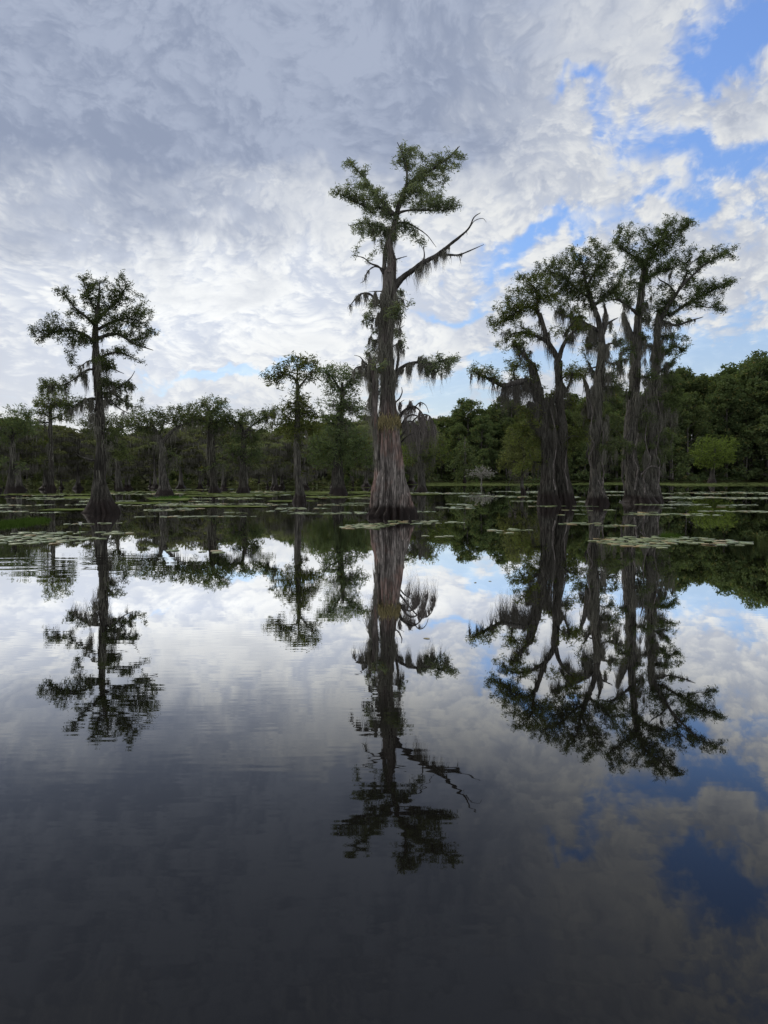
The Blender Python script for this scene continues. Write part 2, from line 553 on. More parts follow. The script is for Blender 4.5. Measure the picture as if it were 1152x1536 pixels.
# ------------------------------------------------------------------ growth of twigs (space colonisation)
def grow(nodes, parent, limb, attr, step, kill, reach, rng, iters=140):
    N = [np.asarray(q, float) for q in nodes]
    par, lim = list(parent), list(limb)
    A = np.asarray(attr, float)
    X = np.array(N)
    D = np.full(len(A), 1e9)
    I = np.zeros(len(A), int)
    for s in range(0, len(X), 400):
        dd = np.linalg.norm(A[:, None] - X[None, s:s + 400], axis=2)
        k = dd.argmin(1)
        q = dd[np.arange(len(A)), k]
        b = q < D
        D[b], I[b] = q[b], k[b] + s
    alive = D > kill
    for _ in range(iters):
        act = alive & (D < reach)
        if not act.any():
            if not alive.any():
                break
            reach *= 1.5
            continue
        dirs = {}
        ids = I[act]
        vec = A[act] - np.array(N)[ids]
        vec /= np.linalg.norm(vec, axis=1)[:, None] + 1e-9
        uq, inv = np.unique(ids, return_inverse=True)
        S_ = np.zeros((len(uq), 3))
        np.add.at(S_, inv, vec)
        nrm = np.linalg.norm(S_, axis=1)
        new = []
        for q, i in enumerate(uq):
            v = S_[q] / nrm[q] if nrm[q] > 1e-3 else rng.normal(size=3)
            v = v + rng.normal(size=3) * 0.22
            v /= np.linalg.norm(v) + 1e-9
            new.append(N[i] + v * step)
            par.append(int(i))
            lim.append(lim[i])
        s0 = len(N)
        N.extend(new)
        dd = np.linalg.norm(A[:, None] - np.array(new)[None], axis=2)
        k = dd.argmin(1)
        q = dd[np.arange(len(A)), k]
        b = q < D
        D[b], I[b] = q[b], k[b] + s0
        alive &= D > kill
        if len(N) > 9000:
            break
    return np.array(N), np.array(par), np.array(lim)


# ------------------------------------------------------------------ a cypress drawn limb by limb
def hero(D, base_px, label, trunks, limbs, pads, moss, frond=0.13, per=7, leaf=None, bark=None, seed=1, name='cypress_tree', group=None,
         twig_step=0.16, apm=1.0, mossmat=None, flutes=11, flute_amp=0.30, cat='tree', shag=0.0, vines=(), padk=1.0, tiers=(), droop=0.35, sides=56, wood=None):
    """trunks / limbs: lists of (points, radii) in photograph pixels at distance D (a point may carry a third number, metres of depth);
    pads: (px, py, rx, ry, density[, depth]) leafy masses; moss: (px, py, half width, length px, strands[, depth])."""
    rng = np.random.default_rng(seed)
    if tiers:                                      # short mossy side branches in uneven tiers down the stems
        rm = np.random.default_rng(seed + 500)
        pads, limbs, moss = list(pads), list(limbs), list(moss)
        for ti, ta, tb, num, smin, smax, den in tiers:
            tp = trunks[ti][0][::-1]
            ty, tx = [p[1] for p in tp], [p[0] for p in tp]
            for j in range(num):
                y = ta + (tb - ta) * (j + rm.uniform(0, 1)) / num
                x = float(np.interp(y, ty, tx))
                dq = float(np.interp(y, ty, [p[2] if len(p) > 2 else 0.0 for p in tp]))
                sg = rm.choice((-1, 1))
                sd = sg * rm.uniform(smin, smax)
                yo = rm.uniform(-9, 5)
                z1 = dq + rm.uniform(-0.9, 0.6)
                limbs.append(([(x, y, dq), (x + sd * .5, y + yo * .9, (dq + z1) / 2), (x + sd, y + yo, z1)], [1.6, 1.1, .35]))
                if den > 0:
                    pads.append((x + sd * .85, y + yo, rm.uniform(.45, .7) * smax, rm.uniform(.3, .5) * smax, den * rm.uniform(.6, 1.2), z1))
                moss.append((x + sd * .6, y + yo, abs(sd) * .45, rm.uniform(24, 56), int(rm.integers(24, 60))))
    mpp = D / FPX                                  # metres per photograph pixel at the tree
    bx = P(base_px[0], base_px[1], D)
    origin = np.array([bx[0], D, 0.0])
    root = thing(name, origin, label, cat, group)
    leaf, bark, mossmat, wood = leaf or M_LEAF, bark or M_BARK, mossmat or M_MOSS, wood or M_TWIG

    def W3(p):
        return P(p[0], p[1], D + (p[2] if len(p) > 2 else 0.0)) - origin

    nodes, parent, limb_id, given = [], [], [], []
    # trunks
    for ti, (pts, rad) in enumerate(trunks):
        wp = [W3(p) for p in pts]
        wr = [r * mpp for r in rad]
        if ti == 0 or wp[0][2] < 0.3:
            wp[0] = np.array([wp[0][0], wp[0][1], -0.35])
        q, r = resample(wp, wr, 0.09 * max(1.0, D / 32))
        q = q + np.stack([wob(q + seed, 0.9), wob(q + seed + 9, 0.9), 0 * q[:, 0]], 1) * 0.035 * np.clip(q[:, 2:3], 0, 2)
        h = np.clip(q[:, 2], 0, None)
        top = max(h.max(), 1e-3)
        ph = rng.uniform(0, 6.28, 6)
        low = wp[0][2] < 0.3

        def fl(th, i, ph=ph, h=h, r=r, low=low):
            a = (flute_amp * math.exp(-h[i] / 1.7) + 0.10) if low else 0.10
            tw = 0.25 * math.sin(h[i] * 0.9 + ph[5])
            f = np.abs(np.sin((flutes * 0.5) * (th + tw) + ph[0] + 0.5 * np.sin(2 * th + ph[1])))
            f2 = np.abs(np.sin((flutes * 1.15) * (th - tw * 0.6) + ph[2] + 0.4 * np.sin(3 * th + ph[3])))
            return 0.97 + a * (0.75 * f + 0.45 * f2 - 1.0) + 0.05 * np.sin(2 * th + ph[4] + h[i])
        nsd = sides if low else max(10, sides // 3)
        V, F, cap = tube(q, r, nsd, fl, seed, 0.10)
        F = as_tris(np.vstack([F, cap]))
        link('trunk', mesh_from('trunk', V, F, bark, True), root)
        if shag:
            hi = np.where(h > (1.6 if low else 0.2))[0]
            if len(hi) > 3:
                k = int(shag * (h[hi].max() - h[hi].min()) * 60)
                ii = hi[rng.integers(0, len(hi), k)]
                keep = wob(q[ii] * 1.0 + rng.normal(size=(k, 3)) * 0.05 + ti * 5, 1.3) > -0.25
                ii = ii[keep]
                a = rng.uniform(0, 6.28, len(ii))
                A = q[ii] + np.stack([np.cos(a), np.sin(a), 0 * a], 1) * (r[ii] * rng.uniform(0.92, 1.12, len(ii)))[:, None]
                V, F = strands(A, rng.uniform(0.15, 1.0, len(ii)) ** 1.6 * 1.25 * (D / 30) ** .3, rng.uniform(0.5, 1, len(ii)) * 0.013 * (mpp / 0.023) ** .7, rng, 0.035)
                mm = link('hanging_moss', mesh_from('hanging_moss', V, as_tris(F), mossmat), root)
                mm['kind'] = 'stuff'
        for i in range(0, len(q), 2):
            nodes.append(q[i])
            parent.append(len(nodes) - 2 if i else -1)
            limb_id.append(-1)
            given.append(r[i])
    ntrunk = len(nodes)
    limb_parts = []
    for li, lb in enumerate(limbs):
        pts, rad = lb[0], lb[1]
        ln = math.hypot(pts[-1][0] - pts[0][0], pts[-1][1] - pts[0][1])
        swing = rng.uniform(-0.45, 0.45) * ln * mpp
        wp = []
        for i, p in enumerate(pts):
            t = math.hypot(p[0] - pts[0][0], p[1] - pts[0][1]) / (ln + 1e-6)
            wp.append(W3((p[0], p[1], (p[2] if len(p) > 2 else swing * t))))
        q, r = resample(wp, [x * mpp for x in rad], 0.07 * max(1.0, D / 32))
        amp = 0.03 * np.linspace(0, 1, len(q))[:, None] * D / 28
        q = q + np.stack([wob(q * 1.3 + li, 2.0), wob(q * 1.3 + li + 5, 2.0), wob(q * 1.3 + li + 11, 2.0)], 1) * amp
        V, F, cap = tube(q, r, 9, None, li, 0.26)
        limb_parts.append([(V, np.vstack([F, cap]))])
        for i in range(len(q)):
            nodes.append(q[i])
            parent.append(len(nodes) - 2 if i else -1)
            limb_id.append(li)
            given.append(r[i])
    nodes, given = np.array(nodes), np.array(given)
    # leafy masses
    att, att_den = [], []
    pid_all = []
    for pi, pd in enumerate(pads):
        px, py, rx, ry, den = pd[:5]
        c = W3((px, py))
        # depth of the nearest piece of wood, seen from the front
        dd = np.hypot(nodes[:, 0] - c[0], nodes[:, 2] - c[2])
        j = dd.argmin()
        dep = pd[5] if len(pd) > 5 else nodes[j, 1] * 0.8 + rng.uniform(-0.35, 0.35) * rx * mpp
        rad = np.array([rx * mpp, max(rx, ry) * mpp * 0.8, ry * mpp]) * PAD * padk
        k = max(6, int(den ** 0.8 * apm * 0.46 * rx * ry * (mpp / 0.023)))
        kc = max(2, k // 8)
        cc = rng.normal(size=(kc, 3))
        cc = cc / np.linalg.norm(cc, axis=1)[:, None] * rng.uniform(0.15, 1, (kc, 1)) ** 0.55
        pts = cc[rng.integers(0, kc, k)] + rng.normal(size=(k, 3)) * 0.18
        a = np.array([c[0], dep, c[2]]) + pts * rad
        att.append(a)
        pid_all += [pi] * k
    if att:
        A = np.vstack(att)
        nt0 = len(nodes)
        o_ = ntrunk if limbs else 0                  # twigs spring from limbs only
        N, par, lim = grow(nodes[o_:], [max(-1, q - o_) for q in parent[o_:]], limb_id[o_:], A, twig_step, twig_step * 1.25, 3.0, rng)
        N = np.vstack([nodes[:o_], N])
        par = np.concatenate([np.array(parent[:o_], int), np.where(par >= 0, par + o_, -1)])
        lim = np.concatenate([np.array(limb_id[:o_], int), lim])
        # limb of twigs that sprang from the trunk: nearest limb
        kids = np.zeros(len(N), int)
        for i in range(nt0, len(N)):
            kids[par[i]] += 1
        cnt = np.ones(len(N))
        for i in range(len(N) - 1, nt0 - 1, -1):
            cnt[par[i]] += cnt[i]
        tw = np.arange(nt0, len(N))
        rr = 0.0055 * (mpp / 0.023) ** 0.5 * cnt ** 0.42
        pa = par[tw]
        ra = np.minimum(np.where(pa < nt0, rr[tw] * 1.15, rr[pa]), 0.09)
        Lw = lim[tw]
        if len(limbs):
            for li in range(len(limbs)):
                s = Lw == li
                if s.any():
                    limb_parts[li].append(rods(N[pa[s]], N[tw[s]], ra[s], rr[tw[s]], 3 if D < 45 else 3))
        else:
            limb_parts.append([rods(N[pa], N[tw], ra, rr[tw])])
        # sprays along the outermost twigs
        leafy = tw[cnt[tw] <= 7]
        C = np.repeat(N[leafy], per, 0)
        C = C + (N[np.repeat(par[leafy], per)] - C) * rng.uniform(0, 1, (len(C), 1))
        C = C + rng.normal(size=C.shape) * frond * 0.62
        C[:, 2] -= np.abs(rng.normal(size=len(C))) * frond * 0.35
        V, F = fronds(C, frond, rng, droop)
        link('crown', mesh_from('crown', V, as_tris(F), leaf), root)
    for parts in limb_parts:
        V, F = join(parts)
        link('limb', mesh_from('limb', V, as_tris(F), wood, True), root)
    for vn in vines:                               # old woody vines twisting on the trunks
        wp = [W3(p) for p in vn]
        q, r = resample(wp, np.linspace(1.3, 0.7, len(wp)) * mpp, 0.10)
        q = q + np.stack([wob(q * 2.1, 2.0), wob(q * 2.1 + 5, 2.0), 0 * q[:, 0]], 1) * 0.05
        V, F, cap = tube(q, r, 6, None, 3, 0.2)
        link('vine', mesh_from('vine', V, as_tris(np.vstack([F, cap])), M_DEAD, True), root)
    # moss hangs from the wood nearest to each given spot
    allw = N if att else nodes
    wpx, wpy = to_px(allw + origin)
    for mo in moss:
        px, py, hw, ln, k = mo[:5]
        k = int(k * MOSS_K)
        near = np.where((np.abs(wpx - px) < hw) & (np.abs(wpy - py) < 5 + hw * 0.5))[0]
        if len(mo) > 5 and mo[5] is not None:      # on the face of a trunk
            c = W3((px, py))
            near = []
        if len(near) < 3 and not (len(mo) > 5 and mo[5] is not None):
            near = np.argsort(np.hypot(wpx - px, wpy - py))[:8]
        if len(near) < 3:
            c = W3((px, py))
            dep = mo[5]
            nb = max(2, int(hw / 1.6))
            anchors = np.stack([c[0] + rng.uniform(-1, 1, nb) * hw * mpp, dep + rng.normal(size=nb) * min(hw, 10) * mpp * 0.4, c[2] + rng.normal(size=nb) * 5 * mpp], 1)
        else:
            nb = max(2, int(hw / 1.3))
            anchors = allw[rng.choice(near, nb)]
        bl = rng.uniform(0.25, 1.0, nb) ** 1.3
        b = rng.integers(0, nb, k)
        sp = rng.uniform(0.3, 1.3, nb)[b][:, None]
        A = anchors[b] + rng.normal(size=(k, 3)) * np.array([1.3, 1.3, 1.0]) * mpp * sp
        L_, W_ = bl[b] * ln * mpp * 1.1 * rng.uniform(0.15, 1.0, k), rng.uniform(0.4, 1.0, k) * 0.0075 * (mpp / 0.023) ** 0.75
        # tassels that hang clear of each other are parts of their own
        tol = max(0.10, 0.15 * ln * mpp)
        grp = np.arange(nb)
        dm = np.linalg.norm(anchors[:, None] - anchors[None], axis=2) < tol
        for i in range(nb):
            for j in range(i):
                if dm[i, j] and grp[i] != grp[j]:
                    grp[grp == grp[i]] = grp[j]
        for q in np.unique(grp):
            s = grp[b] == q
            if s.sum() >= 3:
                V, F = strands(A[s], L_[s], W_[s], rng, sway=0.10)
                link('hanging_moss', mesh_from('hanging_moss', V, as_tris(F), mo[6] if len(mo) > 6 else mossmat), root)
    return root


def depth_of(py):
    return EYE / math.tan(PITCH + math.atan((py - CY) / FPX))
# ------------------------------------------------------------------ the big weathered cypress in the middle
D0 = depth_of(775)
main_tree = hero(
    D0, (587, 775), "tallest cypress in mid-lake with a swollen reddish grey base and a long bare limb",
    trunks=[
        ([(586, 790), (587, 772), (586, 757), (584, 735), (583, 700), (581, 655), (581, 625), (580, 590), (578, 550), (577, 505), (580, 465), (583, 430), (584, 408)],
         [39, 37.5, 31, 26, 21, 17, 15, 11.5, 10.8, 11.2, 11, 10, 9]),
        ([(566, 690, -.15), (562, 650, -.2), (560, 610, -.25), (562, 575, -.2), (558, 545, -.2), (553, 540, -.2)], [4, 5, 5.5, 5, 4.5, 2]),
        ([(584, 412), (588, 398), (586, 380), (584, 366), (590, 345), (592, 332)], [9, 6.8, 5.4, 4.8, 4.4, 4.0]),
        ([(579, 420, .1), (576, 400, .12), (577, 378, .1), (581, 362, .05)], [4.5, 3.2, 2.6, 2.2]),
    ],
    limbs=[
        ([(592, 336), (600, 303), (611, 279), (628, 265), (650, 253), (672, 237), (690, 219)], [4.2, 3.2, 2.8, 2.2, 1.8, 1.3, .6]),
        ([(609, 283), (610, 257), (603, 230), (595, 213)], [2.0, 1.5, 1.0, .5]),
        ([(592, 326), (600, 319), (620, 315), (655, 316), (681, 314)], [2.4, 1.9, 1.5, 1.2, .5]),
        ([(591, 322), (578, 308), (561, 289), (550, 270), (539, 259), (521, 237)], [3.2, 2.2, 1.6, 1.3, 1.0, .5]),
        ([(588, 322), (572, 312), (556, 312), (535, 304), (502, 288)], [2.6, 1.8, 1.5, 1.2, .5]),
        ([(586, 350), (574, 342), (558, 336), (543, 334), (522, 337)], [2.0, 1.5, 1.1, .8, .4]),
        ([(596, 334), (610, 334), (625, 342), (640, 353), (654, 371)], [1.6, 1.4, 1.0, .7, .3]),
        ([(590, 432), (600, 420), (617, 407), (631, 396), (654, 383), (680, 363), (702, 344), (711, 326), (721, 319)], [6.2, 4.6, 3.8, 3.5, 2.8, 2.0, 1.4, .9, .4]),
        ([(654, 383), (670, 382), (687, 382), (706, 375), (726, 366)], [2.2, 1.7, 1.3, .9, .3]),
        ([(634, 394), (637, 383), (636, 370), (639, 362)], [1.5, 1.0, .7, .3]),
        ([(704, 342), (712, 331), (724, 327), (730, 333)], [.8, .6, .4, .2]),
        ([(575, 410), (568, 400), (555, 395), (545, 387), (528, 384)], [2.0, 1.5, 1.1, .8, .3]),
        ([(577, 404), (562, 400), (551, 408), (546, 420), (540, 424)], [1.4, 1.1, .8, .6, .3]),
        ([(589, 391), (598, 388), (610, 384)], [1.4, .9, .4]),
        ([(572, 456), (562, 447), (552, 440), (541, 441), (532, 449), (524, 460)], [2.4, 2.0, 1.5, 1.3, 1.0, .5]),
        ([(574, 437), (562, 437), (553, 438)], [1.1, .7, .4]),
        ([(588, 470), (597, 478), (600, 492), (607, 488)], [1.0, .8, .6, .3]),
        ([(560, 572), (558, 556), (545, 550), (533, 552), (529, 560)], [3.0, 2.6, 1.6, 1.2, .5]),
        ([(552, 548), (546, 542), (540, 535), (532, 533)], [1.2, .9, .6, .3]),
        ([(589, 580), (598, 556), (612, 546), (630, 543), (650, 545), (668, 540), (684, 537)], [3.4, 3.0, 2.4, 2.0, 1.6, 1.2, .5]),
        ([(593, 566), (597, 540), (598, 522), (600, 511)], [2.4, 2.0, 1.4, .4]),
        ([(572, 505), (562, 498), (556, 506), (552, 516)], [1.1, .8, .6, .3]), ([(589, 520), (600, 514), (606, 524)], [1.0, .7, .3]), ([(570, 530), (558, 526), (550, 536)], [1.1, .8, .3]), ([(573, 480), (560, 478), (552, 488)], [1.1, .8, .3]), ([(591, 450), (602, 448), (608, 458)], [1.0, .7, .3]),
        ([(592, 604), (599, 598), (603, 588), (602, 581)], [1.4, 1.1, .8, .4]),
        ([(594, 640), (602, 622), (612, 612), (622, 610), (632, 618), (638, 630)], [3.0, 2.4, 1.8, 1.4, 1.0, .4]),
        ([(594, 648), (606, 636), (616, 632), (628, 642), (633, 660)], [2.0, 1.5, 1.1, .8, .4]),
        ([(595, 652), (608, 628), (620, 622), (634, 630), (641, 648), (642, 664)], [1.8, 1.5, 1.2, .9, .7, .3]),
        ([(598, 660), (610, 644), (626, 626), (640, 622), (650, 632), (652, 646)], [1.6, 1.3, 1.0, .8, .6, .3]), ([(598, 668), (608, 656), (620, 650), (630, 656)], [1.3, 1.0, .7, .3]),
        ([(603, 622), (598, 612), (600, 604), (606, 600)], [1.2, .9, .6, .3]), ([(622, 611), (630, 604), (638, 608), (643, 620)], [1.0, .8, .6, .3]), ([(612, 613), (614, 604), (620, 600)], [.9, .6, .3]),
        ([(600, 706), (607, 709), (613, 711)], [1.8, 1.3, .5]),
    ],
    pads=[
        (606, 232, 14, 18, .55), (618, 224, 10, 10, .45), (640, 240, 24, 16, .8), (672, 228, 19, 13, .8), (684, 219, 9, 7, .6), (618, 268, 18, 16, .8), (655, 256, 22, 9, .7),
        (625, 292, 26, 13, 1.1), (655, 298, 20, 12, .7), (640, 309, 24, 9, 1.1), (672, 314, 13, 8, .9), (601, 300, 10, 14, .5),
        (520, 240, 10, 9, .6), (533, 250, 12, 9, .5), (548, 248, 9, 12, .4), (540, 287, 24, 13, 1.0), (507, 290, 13, 9, .9), (525, 300, 18, 10, .8), (567, 296, 20, 18, 1.0),
        (562, 318, 18, 16, .9), (580, 342, 20, 16, 1.5), (556, 345, 18, 13, .7), (602, 348, 18, 9, .9), (538, 338, 14, 7, .4), (570, 362, 14, 9, .6), (592, 331, 12, 10, 1.0),
        (555, 463, 11, 11, 1.4), (548, 474, 9, 8, .8),
        (664, 539, 18, 10, 1.2), (680, 545, 11, 13, .5), (650, 556, 15, 9, 1.1), (668, 562, 12, 9, .4), (640, 545, 10, 8, .6), (560, 494, 9, 7, .5), (602, 514, 7, 6, .5), (553, 526, 8, 6, .5),
    ],
    moss=[
        (636, 398, 12, 44, 110), (648, 388, 8, 28, 60), (668, 380, 6, 34, 40), (676, 378, 18, 24, 36), (662, 384, 8, 24, 24), (690, 384, 6, 14, 14), (614, 412, 3, 24, 8), (703, 350, 4, 14, 4),
        (575, 352, 18, 26, 130), (590, 362, 6, 22, 20), (549, 410, 6, 24, 18), (556, 398, 8, 16, 12), (524, 462, 2.5, 30, 26), (537, 444, 3.5, 32, 40), (545, 448, 8, 40, 34), (536, 478, 4, 20, 14),
        (571, 440, 9, 60, 160, -.30), (584, 450, 10, 70, 170, -.34), (570, 480, 6, 55, 80, -.28), (590, 478, 4, 50, 40, -.3),
        (576, 520, 9, 90, 70, -.36), (587, 560, 6, 70, 50, -.34), (566, 640, 5, 55, 60, -.3),
        (598, 516, 2.5, 42, 60), (608, 548, 12, 34, 260), (626, 543, 17, 38, 330), (640, 548, 10, 32, 110), (655, 556, 9, 34, 30), (652, 562, 3, 58, 10), (674, 556, 9, 30, 20),
        (556, 502, 6, 34, 40), (603, 518, 5, 26, 30), (554, 530, 6, 34, 40), (556, 482, 6, 34, 40), (604, 452, 4, 22, 20), (545, 551, 13, 42, 150), (557, 550, 6, 46, 150), (560, 585, 6, 80, 170, -.28), (562, 630, 5, 70, 110, -.3), (532, 555, 4, 24, 24),
        (606, 612, 10, 60, 70, None, M_MOSS_PALE), (622, 610, 9, 44, 60, None, M_MOSS_PALE), (634, 622, 7, 66, 70, None, M_MOSS_PALE), (612, 632, 9, 40, 50, None, M_MOSS_PALE), (626, 640, 8, 60, 60, None, M_MOSS_PALE), (640, 640, 6, 46, 30, None, M_MOSS_PALE), (645, 632, 7, 60, 50, None, M_MOSS_PALE), (616, 646, 12, 60, 60, None, M_MOSS_PALE),
    ],
    frond=0.10, per=24, leaf=M_LEAF_MAIN, bark=M_BARK_MAIN, seed=3, tiers=[(0, 430, 600, 9, 12, 24, .35)], padk=1.08, twig_step=0.14, apm=1.0, flutes=16, flute_amp=0.46, shag=1.0, sides=84, wood=M_TWIG)
# collar of dry fern growing round the trunk where the old bark ends
rngm = np.random.default_rng(8)
mpp0 = D0 / FPX
k = 900
th = rngm.uniform(0, 2 * np.pi, k)
cz = (P(582, 630, D0)[2] + rngm.normal(size=k) * 0.10)
cc = np.stack([P(581, 630, D0)[0] - main_tree.location[0] + np.cos(th) * 0.43, np.sin(th) * 0.43, cz], 1)
V1, F1 = strands(cc, rngm.uniform(0.12, 0.42, k), rngm.uniform(0.006, 0.014, k), rngm, sway=0.16, segs=3)
link('fern_collar', mesh_from('fern_collar', V1, as_tris(F1), M_FERN), main_tree)
# ------------------------------------------------------------------ the lone cypress on the left
DL = depth_of(769)
hero(DL, (152, 769), "lone slender cypress with a tall rounded crown and a black bell-shaped base", 
    trunks=[([(153, 785), (153, 768), (152, 757), (151, 742), (150, 718), (152, 681), (151, 652), (149, 609), (146, 566), (145, 523), (144, 495), (147, 466), (149, 440), (150, 424)],
             [27, 26, 20, 13.5, 9.4, 8.4, 7.2, 6.6, 5.6, 5.0, 4.2, 2.8, 1.5, .6])],
    limbs=[
        ([(146, 508), (160, 503), (178, 502), (200, 515), (214, 520), (230, 526)], [3, 2.4, 1.9, 1.5, 1.1, .4]),
        ([(147, 537), (160, 532), (172, 529), (186, 531), (203, 538)], [2.2, 1.7, 1.3, .9, .4]),
        ([(147, 560), (156, 553), (168, 553), (186, 560)], [2.0, 1.6, 1.1, .4]),
        ([(146, 520), (132, 505), (109, 495), (88, 496), (72, 500), (55, 506)], [2.6, 2.0, 1.6, 1.3, 1.0, .4]),
        ([(144, 490), (130, 476), (115, 464), (103, 450), (94, 436)], [2.4, 1.8, 1.3, .9, .4]),
        ([(146, 470), (137, 455), (130, 438), (124, 420)], [1.9, 1.4, .9, .4]),
        ([(146, 480), (158, 467), (172, 453), (184, 438), (190, 427)], [2.2, 1.7, 1.2, .8, .4]),
        ([(145, 495), (166, 484), (190, 478), (215, 484)], [2.4, 1.8, 1.3, .5]),
        ([(149, 592), (160, 589), (174, 593), (188, 603), (199, 610)], [2.3, 1.8, 1.3, .9, .4]),
        ([(149, 600), (136, 598), (118, 605), (104, 616), (92, 622)], [2.3, 1.8, 1.4, 1.0, .4]),
        ([(146, 556), (134, 554), (122, 560), (108, 570), (94, 577), (66, 580)], [2.0, 1.6, 1.3, 1.0, .8, .3]),
        ([(151, 618), (157, 604), (162, 590), (178, 580), (194, 568), (201, 556)], [2.4, 1.9, 1.5, 1.1, .8, .4]),
        ([(150, 600), (165, 602), (178, 612), (196, 622)], [1.8, 1.4, 1.0, .4]),
        ([(146, 690), (136, 690), (124, 686), (116, 682)], [2.0, 1.5, 1.0, .4]),
        ([(145, 545), (134, 541), (120, 549), (104, 545)], [1.3, .9, .6, .3]),
    ],
    pads=[
        (124, 420, 13, 12, .6), (150, 432, 20, 15, .55), (186, 428, 14, 13, .6), (102, 442, 15, 12, .55), (130, 456, 22, 14, .7), (168, 452, 20, 15, .7), (206, 452, 14, 9, .6),
        (192, 470, 30, 14, 1.1), (162, 478, 22, 14, 1.0), (218, 488, 17, 12, .9), (204, 502, 22, 10, .9), (180, 496, 18, 9, .9), (228, 500, 10, 8, .6),
        (112, 478, 18, 10, .5), (92, 476, 14, 9, .4), (78, 494, 20, 12, .9), (62, 498, 11, 10, .8), (110, 505, 28, 10, 1.0), (132, 508, 16, 10, 1.0), (68, 512, 9, 6, .5), (122, 520, 16, 7, .7),
        (178, 524, 18, 7, .6), (200, 536, 14, 8, .7), (214, 544, 7, 5, .4),
        (78, 576, 18, 9, .8), (100, 576, 16, 9, .7), (112, 590, 14, 10, .6), (122, 560, 13, 9, .8), (72, 592, 12, 7, .5), (110, 606, 14, 7, .7),
        (176, 584, 17, 11, .9), (196, 574, 12, 14, .8), (186, 600, 20, 10, .9), (163, 576, 10, 10, .6), (202, 606, 9, 6, .5), (165, 606, 10, 9, .8), (140, 612, 9, 8, .6),
    ],
    moss=[(128, 545, 8, 30, 50), (118, 560, 8, 28, 40), (132, 565, 6, 36, 60), (131, 592, 5, 46, 90), (124, 600, 4, 50, 50), (110, 606, 9, 34, 50), (108, 616, 3, 34, 30), (90, 586, 18, 24, 50),
          (188, 606, 16, 24, 60), (170, 600, 6, 22, 40), (178, 540, 3, 18, 14), (157, 510, 3, 26, 20), (120, 514, 12, 22, 40), (142, 620, 5, 40, 50, -.15), (154, 640, 6, 40, 50, -.2), (186, 590, 6, 28, 30), (150, 520, 6, 30, 30), (200, 582, 8, 22, 24)],
    frond=0.10, per=22, leaf=M_LEAF_DARK, bark=M_BARK_DARK, seed=11, tiers=[(0, 520, 690, 9, 12, 30, .55)], twig_step=0.15, shag=0.9, flutes=15, flute_amp=0.24, sides=72)

